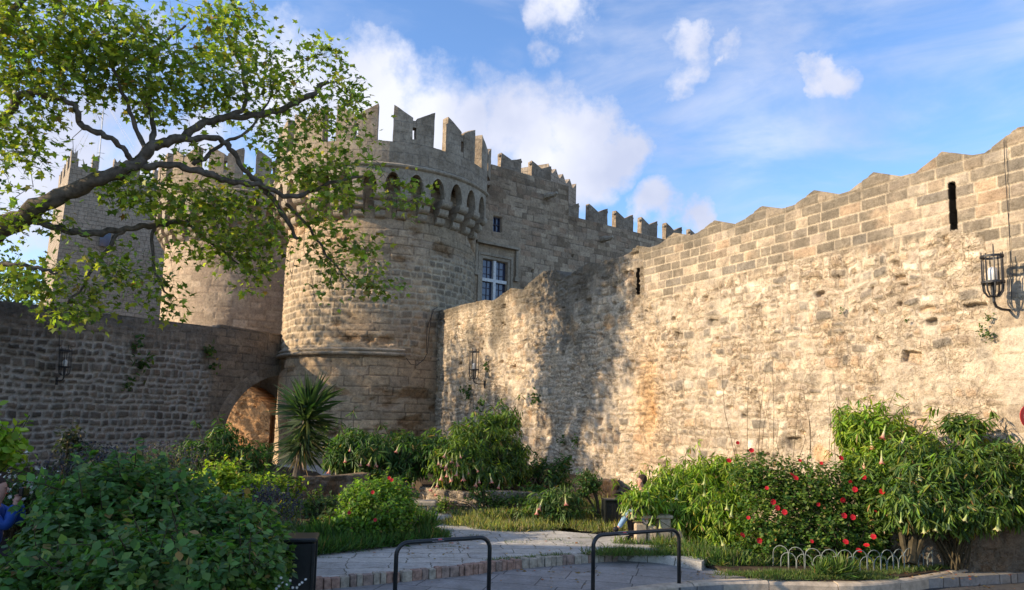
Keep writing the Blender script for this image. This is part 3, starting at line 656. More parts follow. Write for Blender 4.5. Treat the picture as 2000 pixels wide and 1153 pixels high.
# --- square tower at the left
SW = VWall(P(116, 560, 52)[:2], (1.3, 1)); zS = P(120, 322, 52).z; zM = P(120, 291, 52).z; uw = SW.pix(330, 400)[0] + 3
sqE = empty('square_tower', SW.at(0, 0), 'square crenellated tower far left, its narrow left side sunlit, seen through the branches', 'tower')
dl = 9.0; fl_ = lambda z: .055 * max(0, zS - z)      # batter
m = MB(); B = []
for z in (0, zS * .5, zS):
    b = fl_(z) * .8
    B += [SW.at(-b, z, b * .5), SW.at(uw, z, b * .5), SW.at(uw, z, -dl), SW.at(-b, z, -dl)]
m.add(B, [(0, 1, 5, 4), (4, 5, 9, 8), (1, 2, 6, 5), (5, 6, 10, 9), (2, 3, 7, 6), (6, 7, 11, 10), (3, 0, 4, 7), (7, 4, 8, 11), (8, 9, 10, 11)]); m.build('tower_wall', M_ASH3, sqE, uv=True)
mw = SW.pix(152, 300)[0]; pit = SW.pix(183, 300)[0]; 
for k in range(int(uw / pit)):
    c = k * pit + mw / 2
    m = MB(); m.prism(swallow(mw, zM - zS, .25), lambda a, b, d: SW.at(c + a, zS - .003 + b, d), -.002, -.7); m.build('merlon', M_ASH3, sqE, uv=True)
for k in range(1, 4):
    c = k * 2.2 + .4
    m = MB(); m.prism(swallow(1.2, zM - zS, .25), lambda a, b, d: SW.at(d, zS - .003 + b, -c + a), .002, .7); m.build('merlon', M_ASH3, sqE, uv=True)
wq = SW.pix(203, 470); m = MB(); m.prism([(wq[0] - .35, wq[1] - .55), (wq[0] + .35, wq[1] - .55), (wq[0] + .35, wq[1] + .55), (wq[0] - .35, wq[1] + .55)], lambda a, b, d: SW.at(a, b, d), .62, .3); m.build('window', M_GLASS, sqE)
# flag mast with stays
fm = P(192, 330, 56); ft = P(205, 188, 56)
fE = empty('flag_mast', fm, 'thin pale mast with wire stays standing on the square tower', 'mast')
m = MB(); m.tube([fm, Vector((fm.x, fm.y, ft.z))], .045, 6); M_MAST = mat_plain('mast_paint', (.6, .6, .6)); m.build('mast_pole', M_MAST, fE)
tt = Vector((fm.x, fm.y, ft.z - .3)); m = MB()
for (a, b) in ((148, 292), (155, 300), (262, 300), (270, 300), (188, 310)): m.tube([tt, P(a, b, 55)], .013, 4)
m.build('stay_wire', M_MAST, fE)
# ------------------------------------------------------------------ ground
def mat_slabs(name, cols, bw, rh, mort, mcol, rough=.75, warp=.1, rot=0, bs=.4):
    m, t, o = newmat(name); p = principled(t, o, rough, .3)
    g = t.nodes.new('ShaderNodeTexCoord'); mp = t.nodes.new('ShaderNodeMapping'); mp.inputs['Rotation'].default_value = (0, 0, rot); t.links.new(g.outputs['Object'], mp.inputs[0])
    nw = noise(t, 2.0, 4, .6, mp.outputs[0]); add = t.nodes.new('ShaderNodeVectorMath'); add.operation = 'MULTIPLY_ADD'; t.links.new(nw.outputs['Color'], add.inputs[0])
    add.inputs[1].default_value = (warp, warp, 0); t.links.new(mp.outputs[0], add.inputs[2])
    b = t.nodes.new('ShaderNodeTexBrick'); b.inputs['Scale'].default_value = 1; b.inputs['Brick Width'].default_value = bw; b.inputs['Row Height'].default_value = rh
    b.inputs['Mortar Size'].default_value = mort; b.inputs['Mortar Smooth'].default_value = .3; b.offset = .37; b.squash = .7; b.squash_frequency = 2
    b.inputs['Color1'].default_value = (*cols[0], 1); b.inputs['Color2'].default_value = (*cols[1], 1); b.inputs['Mortar'].default_value = (*mcol, 1); t.links.new(add.outputs[0], b.inputs['Vector'])
    n1 = noise(t, 3, 7, .7); n2 = noise(t, 22, 6, .7)
    r1 = ramp(t, n1.outputs[0], [(.3, (.7, .69, .66)), (.7, (1.2, 1.2, 1.2))]); r2 = ramp(t, n2.outputs[0], [(.3, (.75, .75, .75)), (.6, (1.08, 1.08, 1.08))])
    c = mixc(t, 1, b.outputs['Color'], r1.outputs[0], 'MULTIPLY'); c = mixc(t, 1, c, r2.outputs[0], 'MULTIPLY'); t.links.new(c, p.inputs['Base Color'])
    inv = t.nodes.new('ShaderNodeMath'); inv.operation = 'SUBTRACT'; inv.inputs[0].default_value = 1; t.links.new(b.outputs['Fac'], inv.inputs[1])
    q = bump(t, inv.outputs[0], .8, .02, p); q = bump(t, n2.outputs[0], bs, .01, p, q); bump(t, n1.outputs[0], bs, .04, p, q); return m
M_SLAB = mat_slabs('grey_slabs', [(.23, .22, .21), (.30, .285, .265)], .9, .55, .008, (.08, .075, .07), .7, .04, .25)
M_PATH = mat_slabs('path_flags', [(.40, .38, .345), (.50, .47, .41)], .82, .38, .010, (.17, .16, .12), .8, .30, -.12, .7)
M_SOIL = mat_plain('soil', (.065, .048, .032), 1, .05, 0, .5, 6, .9)
M_ROAD = mat_plain('road_asphalt', (.07, .07, .075), .85, .2, 0, .3, 20, .4)
M_GRND = mat_plain('dry_earth', (.16, .13, .09), 1, .1, 0, .4, .8, .5)
def sheet(name, pts, z, mat, kind='structure', thick=.3, label=None):
    mb = MB(); mb.prism([(p[0], p[1]) for p in pts], lambda a, b, d: Vector((a, b, d)), z, z - thick); o = mb.build(name, mat); o['kind'] = kind
    return o
def g2(px, py, z): p = G(px, py, z); return (p.x, p.y)
gm = MB(); gm.add([(-600, -600, -.35), (600, -600, -.35), (600, 900, -.35), (-600, 900, -.35)], [(0, 1, 2, 3)]); g_ = gm.build('ground', M_GRND); g_['kind'] = 'structure'
sheet('pavement', [(-30, 1), (-8, 3), (-3, 6), (-.5, 8.5), (1, 9.38), g2(1300, 1145, .03), g2(1440, 1137, .03), g2(1680, 1134, .03), (9, 12), (9, 16), (8, 17), (-30, 17)], 0, M_SLAB)
def g2(px, py, z): p = G(px, py, z); return (p.x, p.y)
# raised flagstone path with brick nosing
nose = [g2(430, 1148, .13), g2(610, 1130, .13), g2(780, 1115, .13), g2(900, 1104, .13), g2(1000, 1092, .13), g2(1100, 1084, .13), g2(1200, 1078, .13), g2(1290, 1084, .13), g2(1370, 1098, .13)]
back = [g2(1420, 1060, .13), g2(1300, 1046, .13), g2(1180, 1045, .13), g2(1000, 1030, .13), (-1.2, 17), (-3.2, 19), (-5.5, 24), (-8, 31), (-10, 31), (-8, 22), (-6, 14.5)]
sheet('path', nose + back, .13, M_PATH)
sheet('garden_bed', [g2(-800, 1153, .1), g2(430, 1150, .1), g2(610, 1082, .1), g2(820, 1042, .1), (-2.2, 16.2), (-4, 19), (-7, 27), (-12, 33), (-40, 33), (-40, 9)], .16, M_SOIL)
sheet('raised_bed', [(-1.9, 17.2), (-1.4, 16.6), (.2, 16.2), (.9, 16.05), (1.2, 17), (3.0, 21.4), (-3.7, 33.5), (-5, 33)], .54, M_SOIL)
# brick nosing
M_BR = [mat_plain('nosing_brick', (.31, .20, .15), .9, .1, 0, .5, 14, .6), mat_plain('nosing_stone', (.36, .31, .24), .9, .1, 0, .4, 14, .6), mat_plain('nosing_worn', (.27, .20, .16), .9, .1, 0, .5, 14, .6)]
neE = empty('brick_edging', (nose[3][0], nose[3][1], 0), 'worn red and cream brick edging along the front of the flagstone path', 'kerb')
rb = random.Random(4); acc = [MB(), MB(), MB()]; runs = 0
for (a, b) in zip(nose[:-3], nose[1:-2]):
    a = Vector((*a, 0)); b = Vector((*b, 0)); L_ = (b - a).length; t_ = (b - a) / L_; s = 0; ang = math.atan2(t_.y, t_.x)
    while s < L_ - .03:
        w = min(rb.uniform(.085, .15), L_ - s); k = 1 if (rb.random() < .45) else (0 if rb.random() < .6 else 2); h = .17 + rb.uniform(-.012, .012)
        c = a + t_ * (s + w / 2); n_ = Vector((t_.y, -t_.x, 0))
        mb_ = MB(); mb_.box(c + n_ * (.05 + rb.uniform(-.012, .012)) + Vector((0, 0, h / 2 - .03)), (w - .008, .11, h), ang + rb.uniform(-.04, .04)); mb_.build('brick', M_BR[k], neE, bevel=.008); s += w
# right-hand bed, its kerb and the road corner
kp = [(-3, 6), (-.5, 8.5), (1, 9.38), g2(1300, 1145, .03), g2(1440, 1137, .03), g2(1560, 1138, .03), g2(1680, 1141, .03), g2(1780, 1131, .03), g2(1870, 1115, .03), g2(1960, 1101, .03), g2(2050, 1090, .03), g2(2200, 1072, .03)]
sheet('flower_bed', [g2(1385, 1104, .05), g2(1440, 1118, .05), g2(1500, 1128, .05)] + [(a_, b_ + .12) for a_, b_ in kp[5:]] + [(10, 12), (8.3, 12.2), (5.5, 17.5), (3.2, 15.3), (2.5, 13.2)], .05, M_SOIL)
M_KERB = mat_plain('kerb_concrete', (.42, .35, .265), .9, .15, 0, .3, 9, .6)
kE = empty('kerb', (kp[6][0], kp[6][1], 0), 'rounded pale concrete kerb in front of the red-flowered shrubs', 'kerb')
def smooth_line(p, n=6):
    out = []
    for i in range(len(p) - 1):
        p0 = Vector(p[max(i - 1, 0)]); p1 = Vector(p[i]); p2 = Vector(p[i + 1]); p3 = Vector(p[min(i + 2, len(p) - 1)])
        for k in range(n):
            t = k / n; out.append(.5 * ((2 * p1) + (p2 - p0) * t + (2 * p0 - 5 * p1 + 4 * p2 - p3) * t * t + (3 * p1 - p0 - 3 * p2 + p3) * t ** 3))
    out.append(Vector(p[-1])); return out
KL = smooth_line([(*q, 0) for q in kp], 8)
cuts = list(range(0, len(KL) - 1, 9))
for ci, c in enumerate(cuts):
    seg = KL[c:c + 10]
    if len(seg) < 2: continue
    m = MB(); vs = []; pr = [(-.18, -.3), (.02, -.3), (.02, -.0), (0, .022), (-.03, .034), (-.16, .034), (-.18, .022)]
    for i, p in enumerate(seg):
        t = (seg[min(i + 1, len(seg) - 1)] - seg[max(i - 1, 0)]).normalized(); n_ = Vector((t.y, -t.x, 0))
        if i == 0: p = p + t * .006
        if i == len(seg) - 1: p = p - t * .006
        vs += [p + n_ * a + Vector((0, 0, b + .006 * math.sin(c * 3.1))) for a, b in pr]
    k = len(pr); fs = [(i * k + j, (i + 1) * k + j, (i + 1) * k + (j + 1) % k, i * k + (j + 1) % k) for i in range(len(seg) - 1) for j in range(k)] + [tuple(range(k)), tuple((len(seg) - 1) * k + j for j in reversed(range(k)))]
    m.add(vs, fs); m.build('kerb_stone', M_KERB, kE, smooth=False)
sheet('road', [(-30, -9), (30, -9), (30, 12.5), (9, 12.5), (5, 11.2), (1, 9.9), (-3, 6.5), (-30, 1.5)], -.14, M_ROAD, thick=.2)
# low rough retaining walls
def low_wall(name, label, pts, z0, z1, seed, bright=1.0, cat='wall', dk=0):
    for_pts = [Vector((*p, 0)) for p in pts]; e = empty(name, for_pts[0], label, cat)
    seg = [(b - a).length for a, b in zip(for_pts[:-1], for_pts[1:])]; cum = np.concatenate([[0], np.cumsum(seg)]); X = np.array([p.x for p in for_pts]); Yy = np.array([p.y for p in for_pts])
    def pos(u, z, d):
        x = np.interp(u, cum, X); y = np.interp(u, cum, Yy); e_ = .05; tx = np.interp(u + e_, cum, X) - np.interp(u - e_, cum, X); ty = np.interp(u + e_, cum, Yy) - np.interp(u - e_, cum, Yy); l = np.hypot(tx, ty) + 1e-9
        return np.stack([x + d * ty / l, y - d * tx / l, z + 0 * u], -1)
    def fld(U, Z):
        H, c = rubble(U, Z, seed, bright); return H * 1.2, c, 1 + 0 * H
    def top(u): return z1 + .06 * fbm(u, u * 0, 1.5, 3, seed)
    grid_wall('wall_face', M_MAS, e, pos, np.arange(.0, cum[-1], .03), top, z0, max(12, int((z1 - z0) / .03)), fld, .35, 1)
    return e
low_wall('retaining_wall', 'low rough sandstone retaining wall under the trumpet flowers beside the stone bench', [(-2.05, 17.2), (-1.5, 16.5), (.2, 16.1), (.9, 15.95), (1.25, 16.9), (3.1, 21.3)], -.1, .62, 201)
low_wall('rockery_wall', 'dark rough stone bank behind the hooped fence, below the large-leaved shrub', [(6.1, 11.95), (6.6, 11.8), (7.3, 11.75), (8.35, 11.85)], -.1, .72, 211, .5)
low_wall('garden_step_wall', 'low block wall in the shade between the yucca and the round bush', [g2(585, 1000, .3), g2(650, 990, .3), g2(720, 985, .3)], -.1, .95, 221, .5)
# ------------------------------------------------------------------ foliage
RS = np.random.RandomState(12)
def unit(v): return v / (np.linalg.norm(v, axis=-1, keepdims=True) + 1e-9)
T_OVAL = (np.array([(0, 0, 0), (.24, .28, .03), (.27, .55, .04), (0, 1, -.04), (-.27, .55, .04), (-.24, .28, .03)]), [(0, 1, 2, 3), (0, 3, 4, 5)])
T_LONG = (np.array([(0, 0, 0), (.13, .35, .03), (.10, .72, -.03), (0, 1.0, -.14), (-.10, .72, -.03), (-.13, .35, .03)]), [(0, 1, 2, 3), (0, 3, 4, 5)])
T_PLANE = (np.array([(0, 0, 0), (.30, -.02, .02), (.22, .22, 0), (.55, .42, -.05), (.22, .50, 0), (0, 1.0, -.06), (-.22, .50, 0), (-.55, .42, -.05), (-.22, .22, 0), (-.30, -.02, .02)]),
           [(0, 1, 2, 8), (0, 8, 9, 9), (8, 2, 3, 4), (8, 4, 5, 6), (8, 6, 7, 7)])
T_BLADE = (np.array([(-.035, 0, 0), (.035, 0, 0), (.025, .6, -.02), (0, 1, -.12)]), [(0, 1, 2, 3)])
def leaves(name, P0, D, Up, S, tmpl, cols, parent, wid=1.0, mat=None, cvar=.38, hue=.15, rs=RS):
    P0 = np.asarray(P0); n = len(P0); D = unit(np.asarray(D)); Up = np.asarray(Up)
    X = unit(np.cross(D, Up)); Z = np.cross(X, D)
    tv, tf = tmpl; S = np.broadcast_to(np.asarray(S, float), (n,))
    V = P0[:, None] + S[:, None, None] * (tv[None, :, 0:1] * wid * X[:, None] + tv[None, :, 1:2] * D[:, None] + tv[None, :, 2:3] * Z[:, None])
    k = len(tv); quads = [f for f in tf if len(set(f)) == 4]; tris = [f[:3] for f in tf if len(set(f)) == 3]
    c = np.array(cols, dtype=float)[rs.randint(0, len(cols), n)]; old = rs.rand(n) < (.025 if tmpl is not T_BLADE else 0); c[old] = (.30, .20, .07)
    c = c * (1 + cvar * rs.uniform(-1, 1, (n, 1))) * (1 + hue * rs.uniform(-1, 1, (n, 3)))
    C_ = np.repeat(c[:, None], k, 1).reshape(-1, 3).clip(0, 1)
    allq = quads + [(t[0], t[1], t[2], t[2]) for t in tris]
    base = (np.arange(n) * k)[:, None, None]
    me = bpy.data.meshes.new(name); V = V.reshape(-1, 3).astype(np.float32)
    me.vertices.add(len(V)); me.vertices.foreach_set('co', V.ravel())
    ls = []; st = []; cur = 0
    fq = (base + np.array(quads)[None]).reshape(-1, 4) if quads else np.zeros((0, 4), int); ft_ = (base + np.array(tris)[None]).reshape(-1, 3) if tris else np.zeros((0, 3), int)
    lo = np.concatenate([fq.ravel(), ft_.ravel()]).astype(np.int32); stt = np.concatenate([np.arange(len(fq)) * 4, len(fq) * 4 + np.arange(len(ft_)) * 3]).astype(np.int32)
    me.loops.add(len(lo)); me.loops.foreach_set('vertex_index', lo); me.polygons.add(len(stt)); me.polygons.foreach_set('loop_start', stt)
    a = me.color_attributes.new('Col', 'FLOAT_COLOR', 'POINT'); c4 = np.ones((len(V), 4), np.float32); c4[:, :3] = C_; a.data.foreach_set('color', c4.ravel())
    me.update(calc_edges=True)
    return link(name, me, mat or M_LEAF, parent)
def shoots(center, rad, n, rs, lump=.35, seed=0, low=.0, flat=1.0):
    """points in the lumpy volume of an ellipsoid, denser to its skin; returns pts and outward dirs"""
    v = unit(rs.normal(size=(n, 3))); 
    L_ = 1 + lump * (fbm(v[:, 0] * 1.7 + v[:, 2], v[:, 1] * 1.7 - v[:, 2] * .6, 1.6, 3, seed) )
    r = (rs.uniform(low, 1, n) ** .38) * L_
    return np.asarray(center) + v * r[:, None] * np.asarray(rad), v
def shrub(name, label, cat, blobs, nsh, nl, ls, tmpl, cols, rs_seed, droop=.3, wid=1.0, group=None, base=None, stems=True, spread=.5, up=.35, trans=None, stemcol=None, lump=.4):
    """blobs: list of (center(x,y,z), (rx,ry,rz)); nsh shoots each carrying nl leaves"""
    rs = np.random.RandomState(rs_seed); c0 = np.array(blobs[0][0]); bz = base if base is not None else (c0[0], c0[1], .1)
    e = empty(name, bz, label, cat, group)
    vol = np.array([b[1][0] * b[1][1] * b[1][2] for b in blobs]) ** .75; cnt = (vol / vol.sum() * nsh).astype(int) + 1
    PP, DD = [], []
    for (c, r), k in zip(blobs, cnt):
        p, d = shoots(c, r, k, rs, lump, rs_seed); PP.append(p); DD.append(d)
    Pp = np.concatenate(PP); Dd = np.concatenate(DD); m = Pp[:, 2] > bz[2] + .02; Pp = Pp[m]; Dd = Dd[m]
    stray = rs.rand(len(Pp)) < .05; Pp[stray] += (Dd[stray] * .7 + np.array((0, 0, .5))) * (ls * rs.uniform(.8, 2.6, (stray.sum(), 1)))
    Dd = unit(Dd * .8 + np.array((0, 0, up)) + rs.normal(size=Dd.shape) * .25)
    n = len(Pp); A = rs.uniform(0, 2 * np.pi, (n, nl)); ax = unit(np.cross(Dd, rs.normal(size=Dd.shape))); ay = np.cross(Dd, ax)
    rad = ax[:, None] * np.cos(A)[..., None] + ay[:, None] * np.sin(A)[..., None]
    T = rs.uniform(0, 1, (n, nl)); sl_ = spread * ls
    L0 = Pp[:, None] - Dd[:, None] * (T * 2.2 * ls * spread * 2)[..., None] + rad * .1 * ls
    LD = unit(rad * (1.0) + Dd[:, None] * rs.uniform(.1, .9, (n, nl))[..., None] + np.array((0, 0, -droop)) * rs.uniform(.4, 1.5, (n, nl))[..., None])
    UP = unit(Dd[:, None] * .6 + np.array((0, 0, .8)) + rs.normal(size=LD.shape) * .35)
    S = ls * rs.uniform(.55, 1.2, (n, nl))
    leaves('foliage', L0.reshape(-1, 3), LD.reshape(-1, 3), UP.reshape(-1, 3), S.ravel(), tmpl, cols, e, wid, rs=rs)
    if stems:
        mb = MB(); k = min(n, 60); idx = rs.choice(n, k, replace=False); B = Vector(bz)
        for i in np.nonzero(stray)[0][:90]:
            q = Vector(Pp[i]); mb.tube([q - Vector(Dd[i]) * ls * 3.2, q - Vector(Dd[i]) * ls * 1.2 + Vector((0, 0, ls * .1)), q], [.006, .005, .003], 4, False)
        for i in idx:
            q = Vector(Pp[i]); b = B + Vector((rs.normal() * .07, rs.normal() * .07, -.05)); mid = b.lerp(q, .45) + Vector((rs.normal() * .06, rs.normal() * .06, .12 * (q - b).length))
            mb.tube([b, mid, q], [.018, .011, .004], 5, False)
        mb.build('stem', M_STEM, e, fixn=False)
    return e, Pp, Dd
# --- flowers
def mat_flower(name, stops, rough=.5):
    m, t, o = newmat(name); g = t.nodes.new('ShaderNodeTexCoord'); s = t.nodes.new('ShaderNodeSeparateXYZ'); t.links.new(g.outputs['Generated'], s.inputs[0])
    r = ramp(t, s.outputs[2], stops); p = t.nodes.new('ShaderNodeBsdfPrincipled'); p.inputs['Roughness'].default_value = rough; t.links.new(r.outputs[0], p.inputs['Base Color'])
    tr = t.nodes.new('ShaderNodeBsdfTranslucent'); t.links.new(r.outputs[0], tr.inputs[0]); mx = t.nodes.new('ShaderNodeMixShader'); mx.inputs[0].default_value = .35
    t.links.new(p.outputs[0], mx.inputs[1]); t.links.new(tr.outputs[0], mx.inputs[2]); t.links.new(mx.outputs[0], o.inputs[0]); return m
M_TRUMP = mat_flower('trumpet_petal', [(0, (.72, .16, .13)), (.18, (.75, .38, .27)), (.42, (.72, .66, .40)), (.8, (.42, .52, .14))])
M_TRUMPY = mat_flower('pale_trumpet_petal', [(0, (.66, .48, .26)), (.12, (.55, .58, .24)), (.6, (.32, .44, .11))])
M_RED = mat_flower('red_petal', [(0, (.62, .012, .02)), (1, (.72, .03, .03))])
M_WHITE = mat_flower('white_petal', [(0, (.75, .74, .65)), (1, (.8, .8, .75))])
def trumpet_mesh(mat):
    mb = MB(); n = 10; prof = [(.012, 0), (.016, -.06), (.014, -.1), (.018, -.14), (.024, -.19), (.036, -.225), (.055, -.245), (.062, -.25)]
    vs = []
    for j, (r, z) in enumerate(prof):
        for i in range(n):
            a = 2 * math.pi * i / n; k = 1 + (.18 * math.cos(5 * a) if j > 5 else 0); vs.append((r * k * math.cos(a), r * k * math.sin(a), z + (-.012 * math.cos(5 * a) if j > 5 else 0)))
    mb.add(vs, [(j * n + i, j * n + (i + 1) % n, (j + 1) * n + (i + 1) % n, (j + 1) * n + i) for j in range(len(prof) - 1) for i in range(n)])
    o = mb.build('trumpet_flower', mat, None, smooth=True); me = o.data; bpy.data.objects.remove(o); return me
def hib_mesh():
    mb = MB()
    for k in range(5):
        a = 2 * math.pi * k / 5; ca, sa = math.cos(a), math.sin(a)
        loc = [(0, 0, 0), (.022, .022, .012), (.034, .048, .02), (.012, .062, .014), (-.016, .060, .018), (-.034, .044, .016), (-.02, .02, .012)]
        mb.add([(x * ca - y * sa, x * sa + y * ca, z) for x, y, z in loc], [(0, 1, 2, 3), (0, 3, 4, 5), (0, 5, 6)])
    mb.tube([(0, 0, 0), (.004, 0, .05)], [.005, .003], 5); o = mb.build('red_flower', M_RED, None, smooth=True); me = o.data; bpy.data.objects.remove(o); return me
ME_TR = trumpet_mesh(M_TRUMP); ME_TRY = trumpet_mesh(M_TRUMPY); ME_HB = hib_mesh()
def put(name, me, parent, p, eul, s):
    o = bpy.data.objects.new(name, me); C.objects.link(o); o.parent = parent; o.location = Vector(p) - parent.location; o.rotation_euler = eul; o.scale = (s, s, s); return o
def trumpets(e, pts, s=1.0, me=None, rs=None):
    rs = rs or np.random.RandomState(3)
    for p in pts: put('trumpet_flower', me or ME_TR, e, p, (rs.normal() * .2, rs.normal() * .2, rs.uniform(0, 6)), s * rs.uniform(.65, 1.15))
def on_front(e_blobs, px, py, back=.0):
    """where the view ray meets the shrub's ellipsoids, so a flower sits on its surface"""
    v = ray(px, py); best = None
    for c, r in e_blobs:
        r = [q * 1.08 for q in r]; o = [(EYE[i] - c[i]) / r[i] for i in range(3)]; d = [v[i] / r[i] for i in range(3)]
        A = sum(x * x for x in d); B = 2 * sum(x * y for x, y in zip(o, d)); Cc = sum(x * x for x in o) - 1; D = B * B - 4 * A * Cc
        if D > 0:
            t = (-B - math.sqrt(D)) / (2 * A)
            if best is None or t < best: best = t
    if best is None:
        c, r = min(e_blobs, key=lambda b: abs(b[0][0] / b[0][1] - v.x / v.y) + abs((b[0][2] - 2.2) / b[0][1] - v.z / v.y)); best = (c[1] - .4 * r[1]) / v.y
    return EYE + v * (best + back)
def bl(px, py, Y, rpx, rpy, ry=None):
    """ellipsoid blob from its outline in the photograph and its real distance"""
    p = P(px, py, Y); k = Y / F; return ((p.x, p.y, p.z), (rpx * k, ry if ry else (rpx + rpy) / 2 * k, rpy * k))
G_DK = [(.045, .105, .022), (.06, .13, .028), (.075, .155, .035), (.05, .11, .035)]
G_FG = [(.08, .17, .035), (.10, .21, .04), (.13, .25, .05), (.065, .14, .035), (.11, .20, .06), (.20, .27, .06)]
G_MD = [(.075, .135, .035), (.10, .17, .04), (.06, .115, .03), (.13, .19, .05)]
G_YL = [(.26, .38, .035), (.32, .42, .04), (.20, .33, .03), (.38, .46, .06)]
G_GL = [(.16, .245, .035), (.22, .30, .04), (.12, .20, .03)]
def D_(*a, **k): return shrub(*a, **k)
# --- foreground broad-leaved shrubs, left
fgb = [bl(170, 1060, 7.6, 120, 88, .6), bl(90, 1130, 6.6, 120, 62, .5)]
D_('leafy_shrub', 'dark broad-leaved shrub in the bottom left corner, beside the person in blue', 'shrub', fgb, 1500, 9, .095, T_OVAL, G_FG, 1, lump=.75, droop=.5, wid=1.25, base=(-4.0, 7.0, .1), group='dark foreground shrubs')
fgb = [bl(235, 965, 8.4, 120, 70, .8), bl(330, 985, 8.6, 100, 70, .7), bl(200, 1010, 8.2, 110, 80, .7)]
D_('leafy_shrub', 'tallest dark broad-leaved shrub, its rounded top standing against the shaded left wall', 'shrub', fgb, 2000, 9, .095, T_OVAL, G_FG, 2, lump=.75, droop=.5, wid=1.25, base=(-4.4, 8.4, .1), group='dark foreground shrubs')
fgb = [bl(280, 1110, 6.4, 140, 75, .6), bl(400, 1120, 6.5, 110, 70, .6)]
D_('leafy_shrub', 'low dark leafy shrub along the bottom edge, left of the black bin', 'shrub', fgb, 1500, 9, .09, T_OVAL, G_FG, 3, lump=.75, droop=.4, wid=1.2, base=(-2.9, 6.4, .1), group='dark foreground shrubs')
fgb = [bl(450, 1045, 7.9, 110, 78, .7), bl(510, 1100, 7.4, 68, 62, .45)]
e4, _, _ = D_('leafy_shrub', 'dark leafy shrub pressing against the black bin, with small white flowers at its foot', 'shrub', fgb, 1700, 9, .09, T_OVAL, G_FG, 4, lump=.75, droop=.45, wid=1.2, base=(-3.0, 7.7, .1), group='dark foreground shrubs')
rs = np.random.RandomState(8)
def daisy():
    mb = MB()
    for k in range(7):
        a = 2 * math.pi * k / 7; ca, sa = math.cos(a), math.sin(a); mb.add([(x * ca - y * sa, x * sa + y * ca, z) for x, y, z in [(0, 0, 0), (.006, .01, 0), (0, .022, .002), (-.006, .01, 0)]], [(0, 1, 2, 3)])
    o = mb.build('white_flower', M_WHITE); me = o.data; bpy.data.objects.remove(o); return me
ME_DS = daisy()
for (px, py) in [(545, 1145), (552, 1138), (560, 1142), (567, 1134), (549, 1129), (590, 1138), (597, 1132), (585, 1142), (572, 1148), (505, 1120), (580, 1148), (540, 1150)]:
    put('white_flower', ME_DS, e4, P(px, py, 6.9), (R(60) + rs.normal() * .3, rs.normal() * .3, 0), .7)
# white-flowered shrub by the person
wb = [bl(60, 950, 11, 62, 42, .5), bl(20, 985, 10.8, 60, 50, .5), bl(110, 965, 11, 50, 45, .4)]
ew, pw_, _ = D_('white_flowered_bush', 'dark twiggy bush dotted with small white flowers at the left, beneath the shaded wall', 'bush', wb, 520, 6, .07, T_OVAL, G_DK, 21, base=(-7.2, 11, .1))
for i in rs.choice(len(pw_), 80, replace=False): put('white_flower', ME_DS, ew, pw_[i] + np.array((0, -.06, .04)), (R(50) + rs.normal() * .4, rs.normal() * .4, 0), 1.7)
# sage / lavender spikes
def lavender(label, blobs, n, seed, base):
    rs = np.random.RandomState(seed); e = empty('lavender', base, label, 'lavender', 'lavender clumps')
    pts, dirs = [], []
    for c, r in blobs:
        k = n // len(blobs); p = np.array(c) + rs.uniform(-1, 1, (k, 3)) * np.array(r); pts.append(p)
    p = np.concatenate(pts); m = len(p); q = 7; tt_ = np.linspace(0, 1, q)
    d = unit(np.array((0, 0, 1)) + rs.normal(size=(m, 3)) * .22)
    L0 = (p[:, None] + d[:, None] * (tt_ * .22)[None, :, None]).reshape(-1, 3); LD = unit(rs.normal(size=L0.shape) + np.array((0, 0, .6)))
    leaves('flower_spike', L0, LD, rs.normal(size=L0.shape), .035, T_OVAL, [(.075, .065, .11), (.05, .045, .075), (.10, .09, .11)], e, 1.6, rs=rs)
    L1 = (p[:, None] - np.array((0, 0, 1)) * (rs.uniform(0, .5, (m, 8)))[..., None]).reshape(-1, 3) + rs.normal(size=(m * 8, 3)) * .05
    leaves('foliage', L1, unit(rs.normal(size=L1.shape) * .5 + np.array((0, 0, 1))), rs.normal(size=L1.shape), .09, T_LONG, [(.09, .12, .075), (.13, .15, .10)], e, .8, rs=rs)
    return e
lavender('purple-grey lavender clump behind the tall dark shrub, under the left wall', [bl(200, 912, 10.5, 60, 18, .4), bl(150, 930, 10.5, 50, 22, .4)], 200, 31, (-6.2, 10.5, .1))
lavender('purple-grey lavender spikes between the dark shrub and the bright green bush', [bl(350, 905, 15, 50, 16, .4), bl(300, 900, 15, 40, 18, .4)], 170, 32, (-6.8, 15, .1))
lavender('small lavender patch behind the black bin', [bl(545, 1000, 10.2, 36, 20, .3), bl(510, 985, 10.4, 26, 12, .3)], 120, 33, (-3.3, 10.3, .1))
# young vine on the wall foot
D_('wall_shrub', 'thin dark climbing shrub at the foot of the shaded left wall', 'shrub', [bl(140, 870, 17, 28, 50, .3), bl(175, 900, 17, 40, 35, .3)], 200, 6, .12, T_OVAL, [(.03, .05, .025), (.05, .06, .035)], 23, base=(-10.2, 17, .1))
D_('lime_tree_branch', 'bright yellow-green leafy young tree at the left edge in front of the shaded wall', 'tree', [bl(8, 875, 9.5, 42, 40, .35), bl(-30, 850, 9.5, 45, 45, .4)], 190, 7, .12, T_OVAL, G_YL, 24, base=(-7.3, 9.5, .1), wid=1.3)
